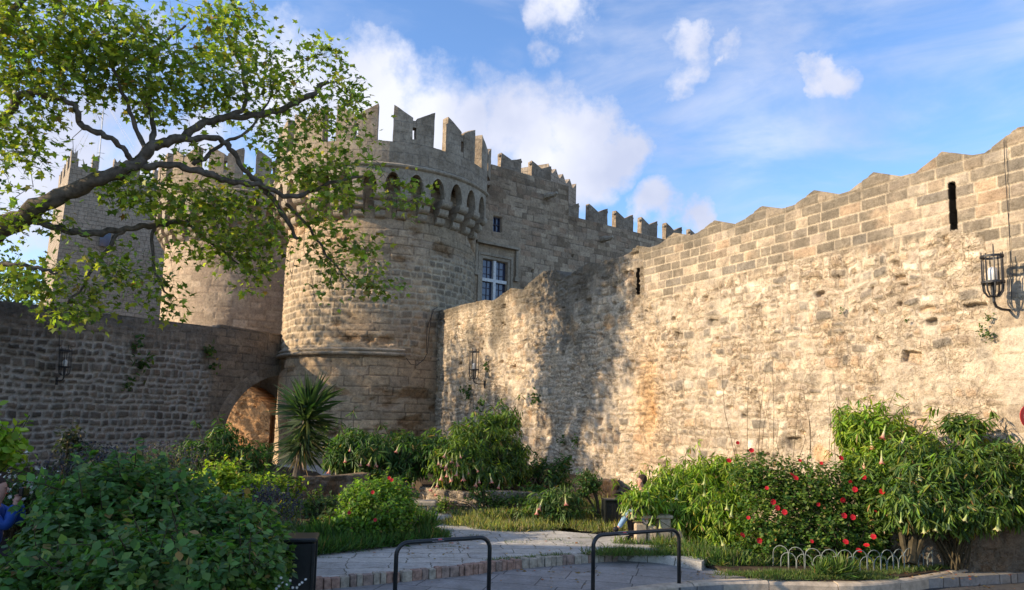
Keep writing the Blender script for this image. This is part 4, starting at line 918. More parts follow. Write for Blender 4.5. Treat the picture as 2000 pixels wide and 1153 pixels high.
# bright bushes in the sunny gap
D_('bright_bush', 'small glossy yellow-green bush catching the sun, left of the yucca', 'bush', [bl(428, 932, 13.2, 50, 38, .4), bl(485, 950, 13.2, 42, 28, .35)], 460, 8, .09, T_OVAL, G_YL, 25, base=(-5.4, 13.8, .1), up=.7, group='bright green bushes')
D_('bright_bush', 'low bright green bush spreading in front of the yucca trunk', 'bush', [bl(540, 948, 14.2, 60, 30, .5), bl(575, 985, 14, 45, 24, .4), bl(500, 985, 14, 40, 22, .4)], 380, 8, .09, T_OVAL, G_YL + G_MD, 26, base=(-4.6, 14.2, .1), up=.7, group='bright green bushes')
D_('low_bush', 'low dark green bush to the right of the yucca trunk', 'bush', [bl(625, 990, 13.8, 40, 36, .4), bl(650, 1020, 13, 34, 28, .4)], 260, 7, .08, T_OVAL, G_MD, 27, base=(-3.4, 13.6, .1))
# trumpet shrubs
b = [bl(395, 880, 19, 70, 32, .7), bl(480, 890, 19, 60, 36, .7), bl(440, 855, 19.4, 40, 35, .5), bl(500, 930, 18.6, 50, 25, .6)]
e, _, _ = D_('trumpet_shrub', 'dark angel trumpet shrub beneath the archway', 'shrub', b, 420, 9, .20, T_LONG, G_DK + [(.05, .1, .03)], 41, droop=1.1, spread=.22, wid=.75, base=(-7.6, 19, .1), group='angel trumpet shrubs')
trumpets(e, [on_front(b, *q) for q in [(418, 838), (472, 880), (468, 915), (484, 935), (510, 935), (350, 872), (525, 925)]], 1.1, ME_TRY)
b = [bl(715, 878, 17.6, 84, 44, .8), bl(790, 882, 17.8, 66, 48, .8), bl(690, 860, 17.8, 46, 32, .6), bl(850, 885, 17.6, 50, 45, .7), bl(760, 912, 17.4, 75, 34, .7), bl(665, 890, 17.4, 40, 34, .5)]
e, _, _ = D_('trumpet_shrub', 'wide dark green angel trumpet shrub in front of the round tower, above the round bush', 'shrub', b, 1150, 9, .19, T_LONG, G_DK + G_MD, 42, droop=1.1, spread=.22, wid=.75, base=(-3.2, 17.7, .1), group='angel trumpet shrubs')
trumpets(e, [on_front(b, *q) for q in [(780, 868), (674, 886), (706, 895), (726, 893), (733, 893), (694, 912), (700, 915), (645, 907), (655, 915), (808, 932), (665, 930), (685, 868)]], .9)
b = [bl(895, 900, 16.9, 60, 60, .6), bl(950, 865, 17.6, 68, 60, .7), bl(978, 825, 18, 46, 34, .5), bl(915, 860, 17.6, 50, 40, .5), bl(945, 915, 17.0, 60, 40, .6), bl(1000, 900, 17.6, 40, 50, .6)]
e, _, _ = D_('trumpet_shrub', 'tall peaked angel trumpet shrub full of hanging pink trumpets against the curtain wall', 'shrub', b, 1250, 9, .18, T_LONG, G_MD + G_GL, 43, droop=1.1, spread=.22, wid=.75, base=(-.6, 17.3, .6), group='angel trumpet shrubs')
trumpets(e, [on_front(b, *q) for q in [(873, 878), (856, 892), (863, 898), (877, 898), (870, 900), (884, 885), (892, 890), (894, 912), (872, 915), (864, 918), (876, 925), (884, 925), (849, 942), (853, 950), (862, 952), (867, 948), (892, 956), (904, 918), (912, 912), (932, 932), (935, 928), (957, 925), (977, 938), (926, 910), (898, 882), (855, 935)]], .85)
b = [bl(1060, 985, 15.2, 50, 28, .5), bl(1100, 975, 15.2, 42, 32, .5), bl(1110, 1000, 15, 40, 20, .4)]
e, _, _ = D_('trumpet_shrub', 'low pale-stemmed angel trumpet shrub in the weeds by the path, left of the topiary tree', 'shrub', b, 300, 8, .17, T_LONG, G_MD, 44, droop=1.1, spread=.22, wid=.75, base=(1.0, 15.2, .1), group='angel trumpet shrubs')
trumpets(e, [on_front(b, *q) for q in [(1060, 975), (1104, 965), (1050, 985)]], 1)
D_('dark_shrub', 'dark twiggy shrub growing on the low retaining wall against the curtain wall', 'shrub', [bl(1020, 925, 18, 45, 30, .5), bl(1060, 915, 18.5, 38, 30, .5), bl(1085, 940, 18, 40, 30, .5), bl(1045, 960, 16.6, 44, 22, .4), bl(1100, 905, 18.5, 24, 26, .3)], 480, 7, .12, T_LONG, G_DK, 45, base=(.6, 18.2, .6), droop=.5, wid=1.5)
# small clipped tree
b = [bl(1146, 935, 15.5, 26, 20, .3), bl(1158, 950, 15.5, 22, 16, .25), bl(1140, 960, 15.5, 14, 14, .2)]
e, _, _ = D_('small_tree', 'small clipped round-headed tree with bare stems, left of the litter bin', 'tree', b, 260, 8, .07, T_OVAL, G_DK + [(.07, .09, .025)], 46, base=(1.9, 15.5, .1), stems=False)
mb = MB()
for (a, c) in (((1168, 1012), (1160, 950)), ((1172, 1012), (1150, 940)), ((1166, 1012), (1140, 960))): mb.tube([P(*a, 15.5), P((a[0] + c[0]) / 2 + 4, (a[1] + c[1]) / 2, 15.5), P(*c, 15.5)], [.035, .025, .015], 6)
mb.build('trunk', M_STEM, e)
# round hibiscus bush
b = [bl(738, 978, 12.9, 80, 52, .75), bl(755, 1010, 12.6, 58, 46, .6), bl(705, 1025, 12.5, 62, 38, .6)]
e, _, _ = D_('round_bush', 'dense rounded glossy green bush with a few red blooms beside the stone path', 'bush', b, 2300, 8, .078, T_OVAL, [(.16, .28, .03), (.22, .34, .04), (.12, .22, .03), (.09, .17, .03)], 47, base=(-2.5, 12.7, .1), up=.5, lump=.18)
for q in [(728, 962), (733, 1016), (760, 934), (682, 1002), (765, 938)]: put('red_flower', ME_HB, e, on_front(b, *q), (R(70), 0, 0), .5)
# right side: yellow-green trumpet shrub
b = [bl(1265, 978, 13.6, 52, 38, .45), bl(1335, 950, 13.8, 80, 50, .7), bl(1400, 928, 14, 66, 46, .6), bl(1335, 1005, 13.3, 68, 46, .6), bl(1400, 1020, 13, 56, 66, .6), bl(1440, 975, 13.4, 46, 60, .5), bl(1230, 968, 13.0, 26, 16, .25), bl(1262, 985, 12.9, 40, 26, .25), bl(1258, 962, 12.8, 24, 22, .2)]
e, _, _ = D_('trumpet_shrub', 'sunlit yellow-green angel trumpet shrub arching over the seated person', 'shrub', b, 1600, 9, .155, T_LONG, G_YL + G_GL, 48, droop=1.3, spread=.22, wid=.75, base=(3.6, 13.6, .1), group='angel trumpet shrubs')
trumpets(e, [on_front(b, *q) for q in [(1275, 1008), (1288, 1012), (1216, 985), (1226, 988), (1310, 975), (1378, 925), (1376, 945), (1324, 955), (1420, 975), (1432, 985), (1405, 1045), (1434, 1072), (1274, 945), (1235, 992)]], .8, ME_TRY)
# red hibiscus mass
b = [bl(1540, 950, 12.5, 95, 62, .8), bl(1610, 975, 12.4, 90, 75, .8), bl(1500, 1020, 12.1, 70, 62, .6), bl(1600, 1035, 12.0, 100, 52, .55), bl(1690, 1000, 12.2, 55, 70, .6), bl(1475, 930, 12.6, 55, 50, .6), bl(1680, 930, 12.4, 55, 50, .6), bl(1560, 1065, 11.9, 110, 38, .4), bl(1685, 1058, 11.9, 62, 42, .4), bl(1475, 1072, 11.9, 60, 34, .4)]
e, _, _ = D_('hibiscus_shrub', 'dense dark shrub covered in red hibiscus flowers behind the hooped fence', 'shrub', b, 3600, 8, .066, T_OVAL, [(.07, .14, .025), (.09, .17, .03), (.13, .21, .035), (.20, .26, .04), (.05, .10, .02)], 49, base=(5.4, 11.8, .1), up=.5, wid=1.2, lump=.22)
fl_px = [(1439, 865), (1466, 880), (1422, 900), (1602, 905), (1545, 928), (1552, 934), (1496, 953), (1508, 980), (1516, 992), (1460, 1011), (1448, 1045), (1481, 1055), (1583, 1057), (1646, 1007), (1663, 1010), (1707, 999), (1703, 1048), (1675, 1075), (1660, 1104), (1649, 1058), (1667, 956), (1658, 940), (1684, 932), (1643, 976), (1596, 985), (1690, 1065), (1530, 1000), (1560, 900), (1640, 895), (1720, 960)]
for i, q in enumerate(fl_px): p = on_front(b, *q); put('red_flower', ME_HB, e, p + Vector((0, -.04, .0)), (R(65) + rs.normal() * .35, rs.normal() * .4, 0), (.72 if i % 3 else .5))
mb = MB()
for k in range(14):
    x = 1440 + k * 17 + rs.normal() * 6; p0 = P(x, 900, 12.8); p1 = P(x + rs.normal() * 14, rs.uniform(690, 830), 12.8); mb.tube([p0, (p0 + p1) / 2 + Vector((rs.normal() * .05, 0, 0)), p1], [.005, .004, .002], 4)
mb.build('bare_twig', M_STEM, e)
b = [bl(1690, 830, 13.0, 70, 40, .6), bl(1745, 870, 12.8, 75, 50, .7), bl(1700, 900, 12.6, 60, 45, .6), bl(1660, 850, 13, 30, 30, .4)]
e, _, _ = D_('trumpet_shrub', 'loose light green angel trumpet shrub rising above the red hibiscus', 'shrub', b, 950, 9, .16, T_LONG, G_YL + G_GL, 50, droop=1.1, spread=.22, wid=.75, base=(6.3, 12.9, .1), group='angel trumpet shrubs', lump=.4)
trumpets(e, [on_front(b, *q) for q in [(1730, 830), (1700, 850), (1722, 880), (1770, 845), (1690, 885)]], 1.1)
b = [bl(1850, 930, 11.9, 120, 55, .7), bl(1925, 900, 12.0, 75, 50, .6), bl(1790, 975, 11.6, 85, 50, .6), bl(1880, 985, 11.5, 95, 40, .6), bl(1880, 830, 12.2, 42, 30, .4), bl(1960, 930, 11.7, 60, 60, .5), bl(1790, 900, 12.2, 70, 55, .6), bl(1740, 985, 11.9, 60, 48, .5), bl(1850, 1005, 11.6, 110, 32, .5), bl(1975, 990, 11.6, 45, 40, .4)]
e, _, _ = D_('trumpet_shrub', 'big mid-green angel trumpet shrub overhanging the fence and kerb at the right', 'shrub', b, 2500, 9, .175, T_LONG, G_MD + G_GL, 51, droop=1.1, spread=.22, wid=.75, base=(7.0, 11.7, .1), group='angel trumpet shrubs', lump=.45)
trumpets(e, [on_front(b, *q, back=-.02) for q in [(1832, 1015), (1802, 1018), (1760, 1000), (1893, 995), (1950, 1010), (1978, 945), (1796, 910), (1855, 1010)]], .8, ME_TRY)
mb = MB(); 
for (a, c, r) in (((1775, 1100), (1790, 1000), .09), ((1782, 1100), (1830, 970), .06), ((1770, 1100), (1750, 980), .05)): mb.tube([P(*a, 11.5), P((a[0] + c[0]) / 2, (a[1] + c[1]) / 2, 11.6), P(*c, 11.8)], [r, r * .8, r * .5], 7)
mb.build('trunk', M_STEM, e)
D_('creeper', 'green creeper spilling over the low retaining wall under the peaked trumpet shrub', 'creeper', [bl(940, 965, 16.0, 30, 24, .25), bl(970, 985, 15.9, 34, 26, .25), bl(1010, 975, 16.0, 30, 18, .25), bl(900, 1000, 15.8, 26, 14, .2), bl(1040, 990, 15.8, 28, 20, .25), bl(865, 985, 16.3, 22, 20, .2)], 460, 7, .07, T_OVAL, G_MD + G_GL, 55, base=(-.4, 15.9, .1), droop=.4, lump=.6)
D_('low_bush', 'loose pale green weedy bush at the back edge of the path under the retaining wall', 'bush', [bl(1010, 1005, 15.3, 34, 18, .25), bl(960, 1012, 15.2, 26, 14, .2), bl(1065, 1015, 15, 26, 12, .2), bl(900, 1015, 15.4, 22, 10, .2)], 300, 7, .07, T_OVAL, G_GL + G_MD, 57, base=(.1, 15.3, .1), lump=.7)
D_('creeper', 'ragged leafy weeds at the foot of the curtain wall behind the litter bin', 'creeper', [bl(1090, 1000, 16.5, 40, 14, .3), bl(1180, 1010, 15.6, 24, 18, .25), bl(1120, 960, 18, 22, 14, .3)], 200, 7, .08, T_OVAL, G_MD, 56, base=(1.5, 16, .1), droop=.3, lump=.6)
# --- yucca
ye = empty('yucca', P(580, 985, 15), 'spiky yucca palm with brown skirt of dead leaves in front of the round tower', 'palm')
yb = P(580, 985, 15); yt = P(600, 805, 15); yc = P(603, 800, 15)
mb = MB(); mb.tube([yb, P(577, 940, 15), P(590, 870, 15), yt], [.11, .09, .08, .05], 9); mb.build('trunk', M_BARK, ye)
rs = np.random.RandomState(5)
def yleaf(n, lo, hi, t0, t1, length, cols, nm):
    ax0 = np.array(P(580, 925, 15)); ax1 = np.array(P(603, 792, 15)); t = rs.uniform(t0, t1, n)[:, None]; base = ax0 * (1 - t) + ax1 * t
    az = rs.uniform(0, 2 * np.pi, n); el = np.radians(rs.uniform(lo, hi, n) ); d = np.stack([np.cos(az) * np.cos(el), np.sin(az) * np.cos(el), np.sin(el)], -1)
    leaves(nm, base, d, np.array((0, 0, 1)) + rs.normal(size=d.shape) * .3, length * rs.uniform(.7, 1.1, n), T_BLADE, cols, ye, 1.0, rs=rs)
T_BLADE_W = T_BLADE
yleaf(190, 0, 85, .72, 1.0, .84, [(.035, .07, .025), (.05, .09, .035), (.08, .12, .05)], 'green_leaves')
yleaf(240, -60, 12, .3, .88, .68, [(.035, .065, .025), (.06, .09, .035), (.12, .14, .06)], 'drooping_leaves')
yleaf(100, -85, -50, .28, .5, .45, [(.34, .24, .12), (.26, .18, .10), (.42, .32, .17)], 'dead_leaves')
# --- weeds and grass along the path (countless: stuff)
def grass(name, areas, cols, seed, h=.2, mat=None):
    rs = np.random.RandomState(seed); PA = []
    for (x, y, z, rx, ry, n, hh) in areas:
        n = int(n * 1.7); a = rs.uniform(0, 2 * np.pi, n); r = np.sqrt(rs.uniform(0, 1, n)); PA.append(np.stack([x + rx * r * np.cos(a), y + ry * r * np.sin(a), np.full(n, z), np.full(n, hh)], -1))
    A = np.concatenate(PA); n = len(A); d = unit(np.array((0, 0, 1.0)) + rs.normal(size=(n, 3)) * .6)
    A[:, 3] *= .55 + .9 * (fbm(A[:, 0], A[:, 1], 2.3, 3, seed) * .5 + .5)
    o = leaves(name, A[:, :3], d, rs.normal(size=(n, 3)), A[:, 3] * rs.uniform(.5, 1.3, n), (T_BLADE[0] * np.array((1.15, 1, 1)), T_BLADE[1]), cols, None, rs=rs); o['kind'] = 'stuff'; return o
def ga(px, py, z, rx, ry, n, h): p = G(px, py, z); return (p.x, p.y, z, rx, ry, n, h)
grass('weeds', [ga(x, 1030 + 6 * math.sin(x), .12, .55, .3, 330, .17) for x in range(890, 1190, 26)] + [ga(x, 1018, .12, .5, .3, 300, .27) for x in range(930, 1180, 26)] + [ga(x, 1006, .12, .5, .3, 240, .4) for x in range(1040, 1180, 30)],
      [(.17, .21, .06), (.26, .27, .09), (.38, .34, .17), (.10, .15, .04), (.30, .26, .13)], 61)
grass('grass', [ga(x, 1075 - (x - 600) * .11, .16, .5, .35, 420, .22) for x in range(560, 830, 24)] + [ga(x, 1062 - (x - 600) * .11, .16, .5, .35, 300, .3) for x in range(560, 690, 30)] + [ga(820, 1035, .16, .25, .3, 300, .34), ga(800, 1020, .16, .3, .3, 300, .34)],
      [(.05, .12, .025), (.07, .15, .03), (.10, .17, .04)], 62)
grass('bed_weeds', [ga(x, 1124 - max(0, (x - 1700)) * .09, .05, .35, .10, 150, .09) for x in range(1440, 1700, 24)] + [ga(x, 1122 - max(0, (x - 1700)) * .10, .05, .3, .1, 150, .07) for x in range(1700, 1980, 24)] + [ga(x, 1100, .05, .5, .25, 200, .2) for x in range(1400, 1760, 30)] + [ga(x, 1131, .05, .3, .06, 130, .07) for x in range(1500, 1740, 24)] + [ga(x, 1110 - (x - 1700) * .09, .05, .3, .14, 120, .09) for x in range(1700, 1960, 26)] + [ga(x, 1083, .13, .35, .15, 200, .12) for x in range(1180, 1420, 22)] + [ga(1260, 1062, .13, .6, .15, 260, .14), ga(1330, 1072, .13, .5, .2, 260, .18)] +
      [ga(1610 + 20 * k, 1122, .1, .14, .06, 80, .22) for k in range(3)], [(.10, .17, .04), (.13, .20, .05), (.20, .22, .08), (.07, .13, .03)], 63)
grass('path_weeds', [ga(960 + 14 * k, 1096 - k * 1.1, .12, .14, .04, 60, .06) for k in range(11)] + [ga(x, y, .13, .22, .03, 45, .04) for x, y in ((700, 1078), (760, 1062), (880, 1068), (1010, 1060), (1080, 1055), (930, 1047), (1120, 1062), (640, 1090), (830, 1050), (1150, 1052))], [(.09, .14, .04), (.14, .18, .06)], 64)
# wall tufts
tu_ = [(1053, 778, 24), (918, 765, 26), (1105, 860, 18), (1130, 862, 18), (1940, 655, 20), (1925, 648, 18), (1938, 622, 16), (1650, 607, 12), (1778, 627, 10), (955, 715, 18), (945, 790, 22)]
def tufts(label, specs, wall, seed, cat='wall plant', group='weeds rooted in the curtain wall'):
    for i, (px, py, s) in enumerate(specs):
        u, z = wall.pix(px, py); p = np.array(wall.at(u, z, .06)); rs = np.random.RandomState(seed + i); k = p[1] / F * s * .55; n = 40
        e = empty('wall_weed', p, label[i] if isinstance(label, list) else label, cat, group)
        q = p + rs.normal(size=(n, 3)) * k * np.array((.4, .25, .5)); q += np.append(wall.n, 0) * .05
        leaves('foliage', q, unit(rs.normal(size=(n, 3)) + np.append(wall.n, -.3)), rs.normal(size=(n, 3)), k * .55, T_OVAL, G_MD + G_DK, e, rs=rs)
tufts(['round green weed in mid curtain wall, right of the far lantern', 'dark weed hanging on the wall below the far lantern', 'left of two small tufts low on the dappled wall', 'right of two small tufts low on the dappled wall', 'lowest bright tuft under the near lantern', 'small tuft left of the near lantern foot',
       'tuft just below the bracket of the near lantern', 'tiny weed high in the rubble at mid wall', 'tiny weed in the rubble left of the near lantern', 'pale tuft beside the cage of the far lantern', 'trailing weed above the peaked trumpet shrub'], tu_, RWl, 300)
tufts(['green fern growing from the upper left wall under the branches', 'bright tuft in the middle of the left wall', 'dark weed high on the left wall near the arch', 'hanging weed on the left wall near the arch top', 'wide weed on the left wall below the hanging leaves'],
      [(262, 672, 36), (245, 748, 30), (400, 685, 34), (410, 712, 26), (275, 715, 40)], LWl, 330, group='weeds rooted in the left wall')

# fallen leaves and litter on the paving
rs = np.random.RandomState(91); FA = [(960, 1120, 2.4, .8, .004, 60), (1480, 1126, 1.2, .25, .006, 60), (1800, 1120, 1.4, .18, .055, 70), (1100, 1060, 2.0, 1.2, .134, 70), (760, 1070, 1.4, .9, .134, 60), (1880, 1142, 1.5, .25, -.135, 50), (1780, 1128, .9, .06, .038, 26), (880, 1112, 2.6, .08, .004, 70)]
FP = np.concatenate([np.stack([G(a, b, z).x + rx * rs.uniform(-1, 1, n), G(a, b, z).y + ry * rs.uniform(-1, 1, n), np.full(n, z + .004)], -1) for a, b, rx, ry, z, n in FA])
fl_ = leaves('fallen_leaves', FP, np.concatenate([rs.normal(size=(len(FP), 2)), np.zeros((len(FP), 1))], 1), np.array((0, 0, 1)) + rs.normal(size=FP.shape) * .25, rs.uniform(.025, .07, len(FP)), T_OVAL, [(.26, .15, .05), (.18, .10, .04), (.34, .22, .07), (.40, .12, .06)], None, rs=rs); fl_['kind'] = 'stuff'
# ------------------------------------------------------------------ the plane tree
def spline(pts, n=7):
    out = []; p = [Vector(q[:3]) for q in pts]; r = [q[3] for q in pts]
    for i in range(len(p) - 1):
        p0 = p[max(i - 1, 0)]; p1 = p[i]; p2 = p[i + 1]; p3 = p[min(i + 2, len(p) - 1)]
        for k in range(n):
            t = k / n; out.append((*(.5 * ((2 * p1) + (p2 - p0) * t + (2 * p0 - 5 * p1 + 4 * p2 - p3) * t * t + (3 * p1 - p0 - 3 * p2 + p3) * t ** 3)), r[i] * (1 - t) + r[i + 1] * t))
    out.append((*p[-1], r[-1])); return out
KY = 1.3
def br(*a):   # (px, py, Y, thickness px)
    return [(*P(x, y, Y * KY), w / 2 * Y * KY / F * (.60 if w > 20 else .72 if w > 12 else 1)) for x, y, Y, w in a]
LIMBS = [br((-230, 560, 16.5, 120), (-120, 520, 16, 105), (0, 450, 15.5, 72), (100, 392, 15.3, 54), (200, 348, 15.2, 46), (262, 325, 15.2, 42), (300, 285, 15.3, 36), (345, 273, 15.5, 30), (400, 240, 15.8, 24), (450, 229, 16, 20), (520, 222, 16.3, 17), (590, 195, 16.6, 12), (640, 160, 16.8, 8)),
         br((262, 328, 15.2, 26), (330, 322, 15.4, 22), (400, 338, 15.7, 19), (450, 355, 16, 16), (510, 362, 16.3, 13), (570, 385, 16.6, 10), (640, 360, 17, 7), (720, 340, 17.3, 4)),
         br((345, 273, 15.5, 20), (420, 270, 15.8, 16), (450, 290, 16, 15), (475, 330, 16.2, 13), (510, 362, 16.4, 11), (560, 430, 16.8, 9), (580, 470, 17, 6)),
         br((60, 428, 15.4, 26), (120, 448, 15.6, 22), (180, 456, 15.9, 20), (240, 448, 16.2, 15), (300, 440, 16.5, 12), (360, 432, 17, 8), (420, 415, 17.4, 5)),
         br((262, 322, 15.2, 12), (240, 290, 15, 10), (200, 262, 14.8, 12), (158, 245, 14.6, 12), (148, 210, 14.5, 10), (110, 190, 14.4, 9), (60, 180, 14.3, 10), (30, 190, 14.2, 12)),
         br((285, 300, 15.3, 14), (262, 240, 15.2, 9), (240, 180, 15.1, 7), (215, 110, 15, 6), (230, 50, 15, 4)),
         br((300, 285, 15.3, 20), (298, 240, 15.6, 13), (290, 180, 15.9, 10), (310, 100, 16.2, 7), (360, 50, 16.5, 4)),
         br((-120, 120, 14.8, 60), (-30, 90, 14.5, 30), (18, 45, 14.3, 20), (60, -40, 14.2, 16)), br((-160, 330, 15.3, 50), (-60, 300, 15, 26), (20, 215, 14.5, 20), (40, 185, 14.3, 18), (90, 186, 14.4, 8)),
         br((-150, 540, 15.8, 40), (-60, 520, 15.3, 16), (20, 517, 15, 10), (80, 525, 15, 8), (110, 535, 15.1, 4)), br((450, 229, 16, 10), (480, 200, 16.2, 8), (470, 130, 16.5, 6), (440, 60, 16.8, 3)),
         br((380, 322, 15.8, 9), (430, 285, 16, 7), (500, 240, 16.2, 5), (540, 150, 16.5, 3)), br((560, 400, 16.8, 7), (600, 440, 17, 6), (640, 500, 17.2, 4), (690, 560, 17.4, 2)), br((-200, 700, 17, 120), (-230, 560, 16.5, 125)),
         br((240, 448, 16.2, 9), (200, 500, 16, 7), (160, 560, 15.8, 5), (120, 610, 15.6, 3)), br((300, 440, 16.5, 7), (300, 520, 16.4, 6), (330, 580, 16.4, 3)), br((360, 432, 17, 6), (420, 480, 17.2, 5), (500, 540, 17.4, 3))]
tE = empty('plane_tree', (P(-230, 700, 17 * KY).x, 16.9 * KY, 0), 'spreading plane tree whose thick limb and leafy boughs hang across the upper left sky', 'tree')
tb = P(-230, 560, 16.5 * KY); mb = MB()
mb.tube([(tb.x - .3, tb.y + .4, -.3), (tb.x - .25, tb.y + .3, 1.5), (tb.x - .1, tb.y + .1, 3.5), tb], [.85, .68, .62, .58], 14)
mb.tube([tb, P(-150, 330, 15.5 * KY), P(-120, 120, 14.8 * KY), P(-100, -150, 14 * KY)], [.5, .36, .28, .18], 12); mb.tube([tb, P(-170, 400, 16 * KY), P(-160, 330, 15.3 * KY)], [.4, .3, .25], 10); mb.build('trunk', M_BARK, tE, smooth=True)
rs = np.random.RandomState(77); nodes = []; mb = MB()
for i_, lm in enumerate(LIMBS):
    s = spline(lm); ph = rs.uniform(0, 6)
    s = [(x + .03 * math.sin(i * 1.3 + ph), y + .05 * math.sin(i * .9 + ph), z + .03 * math.cos(i * 1.7 + ph), max(r * (1 + .12 * math.sin(i * 2.1)), .012)) for i, (x, y, z, r) in enumerate(s)]
    mb.tube([q[:3] for q in s], [q[3] for q in s], 9); nodes += [(q[0], q[1], q[2]) for q in s if q[3] < .2]
mb.build('limb', M_BARK, tE, smooth=True)
# leafy masses: (px, py, Y, rx, ry, n clusters)
MASS = [(50, 60, 14.4, 130, 110, 95), (180, 60, 14.8, 110, 90, 70), (300, 120, 15.3, 110, 90, 75), (420, 60, 16, 90, 70, 45), (470, 30, 16.3, 50, 40, 12), (50, 170, 14.3, 110, 60, 45), (200, 150, 15, 100, 60, 45), (30, 300, 14.6, 65, 70, 34), (10, 420, 14.8, 50, 60, 20),
        (450, 180, 16.2, 100, 60, 45), (560, 150, 16.7, 75, 60, 42), (620, 110, 17, 50, 45, 18), (680, 190, 17.2, 55, 70, 38), (600, 240, 17, 90, 50, 42), (700, 300, 17.3, 50, 60, 24), (560, 310, 16.8, 90, 55, 50), (640, 370, 17.1, 90, 55, 50), (800, 395, 17.6, 50, 22, 12), (760, 350, 17.5, 40, 40, 12),
        (330, 385, 16, 110, 55, 60), (450, 400, 16.6, 100, 60, 60), (500, 470, 17, 80, 50, 42), (400, 480, 17, 80, 45, 30), (240, 380, 16, 60, 35, 18), (630, 430, 17.2, 55, 50, 22), (690, 490, 17.4, 75, 40, 34), (730, 560, 17.5, 48, 28, 20), (640, 545, 17.3, 40, 30, 8), (600, 500, 17.2, 40, 40, 10),
        (230, 530, 16, 110, 55, 42), (120, 560, 15.6, 70, 50, 30), (150, 620, 15.6, 60, 30, 17), (320, 600, 16.4, 60, 30, 14), (500, 520, 17.3, 50, 35, 14), (490, 560, 17.4, 30, 25, 5), (40, 545, 15, 60, 40, 20), (100, 430, 15.2, 50, 35, 9), (60, 250, 14.4, 45, 40, 12), (330, 210, 15.6, 60, 50, 18), (395, 310, 16, 40, 25, 9), (130, 300, 14.8, 25, 30, 3)]
CP = []; 
for (px, py, Y, rx, ry, n) in MASS:
    Y = Y * KY; c = np.array(P(px, py, Y)); k = Y / F; n = int(n * (1.15 if py < 260 and px < 500 else .68 if px > 540 else .85 if py > 280 else .95))
    v = unit(rs.normal(size=(n, 3))) * (rs.uniform(0, 1, (n, 1)) ** .45); CP.append(c + v * np.array((rx * k, min(2.0, (rx + ry) * k * .8), ry * k)))
# boughs outside the picture that shade it
for (x, y, z, r, n) in ((-19, 19, 10, 3.2, 60), (-17, 20, 13, 3.2, 60)):
    v = unit(rs.normal(size=(n, 3))) * (rs.uniform(0, 1, (n, 1)) ** .4); CP.append(np.array((x, y, z)) + v * r)
CP = np.concatenate(CP); nd = np.array(nodes); order = np.argsort([np.min(np.linalg.norm(nd - p, axis=1)) for p in CP])
mb = MB(); NN = list(map(tuple, nd)); arr = np.zeros((len(nd) + len(CP) * 2 + 10, 3)); arr[:len(nd)] = nd; cnt = len(nd)
for i in order:
    p = CP[i]; j = np.argmin(np.linalg.norm(arr[:cnt] - p, axis=1)); a = Vector(arr[j]); q = Vector(p); L_ = (q - a).length
    mid = a.lerp(q, .5) + Vector(rs.normal(size=3)) * .12 * L_
    r0 = .006 + .007 * L_; mb.tube([a, mid, q], [r0, r0 * .75, .004], 4, False); arr[cnt] = mid; arr[cnt + 1] = p; cnt += 2
    for _ in range(2):
        e2 = q + Vector(rs.normal(size=3)) * .22; mb.tube([mid.lerp(q, rs.uniform(.3, 1)), e2], [.004, .002], 3, False)
mb.build('twig', M_BARK, tE, fixn=False)
n = len(CP); k = 12
off = rs.normal(size=(n, k, 3)) * np.array((.24, .24, .16)); L0 = (CP[:, None] + off).reshape(-1, 3)
LD = unit(off + np.array((0, 0, -.10)) + rs.normal(size=off.shape) * .15).reshape(-1, 3); UPV = np.array((0, 0, 1)) + rs.normal(size=L0.shape) * .45
leaves('crown', L0, LD, UPV, rs.uniform(.12, .25, n * k), T_PLANE, [(.22, .29, .045), (.29, .35, .05), (.16, .22, .035), (.38, .41, .07), (.12, .17, .03)], tE, 1.05, rs=rs)
# hanging bare twigs by the tower
mb = MB()
for (x, y) in ((560, 520), (575, 560), (610, 530), (590, 600), (650, 590), (640, 640), (665, 655), (570, 480), (620, 470), (300, 640), (470, 550), (340, 560)):
    p0 = P(x + rs.uniform(-40, 10), y - rs.uniform(60, 130), 17 * KY); p1 = P(x, y, 17.2 * KY); mb = MB(); mb.tube([p0, p0.lerp(p1, .5) + Vector((rs.normal() * .15, 0, 0)), p1], [.010, .007, .003], 4); mb.build('hanging_twig', M_BARK, tE)
# other trees: beyond the left wall, and street trees/added house that throw the shade
def simple_tree(name, label, x, y, h, r, n, ls, cols, seed, trunk=.25, group=None, k=12, zc=None):
    rs = np.random.RandomState(seed); e = empty(name, (x, y, 0), label, 'tree', group); zc = zc or h - r * .8
    p, d = shoots((x, y, zc), (r, r, r * .8), n, rs, .5, seed); mb = MB(); mb.tube([(x, y, -.3), (x + .1, y, zc * .5), (x, y, zc)], [trunk, trunk * .8, trunk * .45], 9)
    for i in rs.choice(n, min(n, 40), replace=False): a = Vector((x, y, zc * rs.uniform(.45, .95))); q = Vector(p[i]); mb.tube([a, a.lerp(q, .5) + Vector((0, 0, .2)), q], [.06, .04, .01], 5, False)
    mb.build('trunk', M_BARK, e, fixn=False)
    off = rs.normal(size=(n, k, 3)) * .3 * (ls / .15) * .6; L0 = (p[:, None] + off).reshape(-1, 3); leaves('crown', L0, unit(off + rs.normal(size=off.shape) * .1).reshape(-1, 3), np.array((0, 0, 1)) + rs.normal(size=L0.shape) * .5, ls * rs.uniform(.6, 1.2, n * k), T_OVAL, cols, e, 1.3, rs=rs)
    return e
q = P(15, 560, 34); simple_tree('broadleaf_tree', 'bright green tree showing over the left wall beside the square tower', q.x - 1, 34, 9.4, 2.6, 240, .22, G_MD + G_GL, 81)
q = P(-50, 560, 40); simple_tree('broadleaf_tree', 'larger dark tree behind the left wall at the picture edge', q.x - 3, 42, 11.5, 4, 260, .28, G_DK + G_MD, 82)
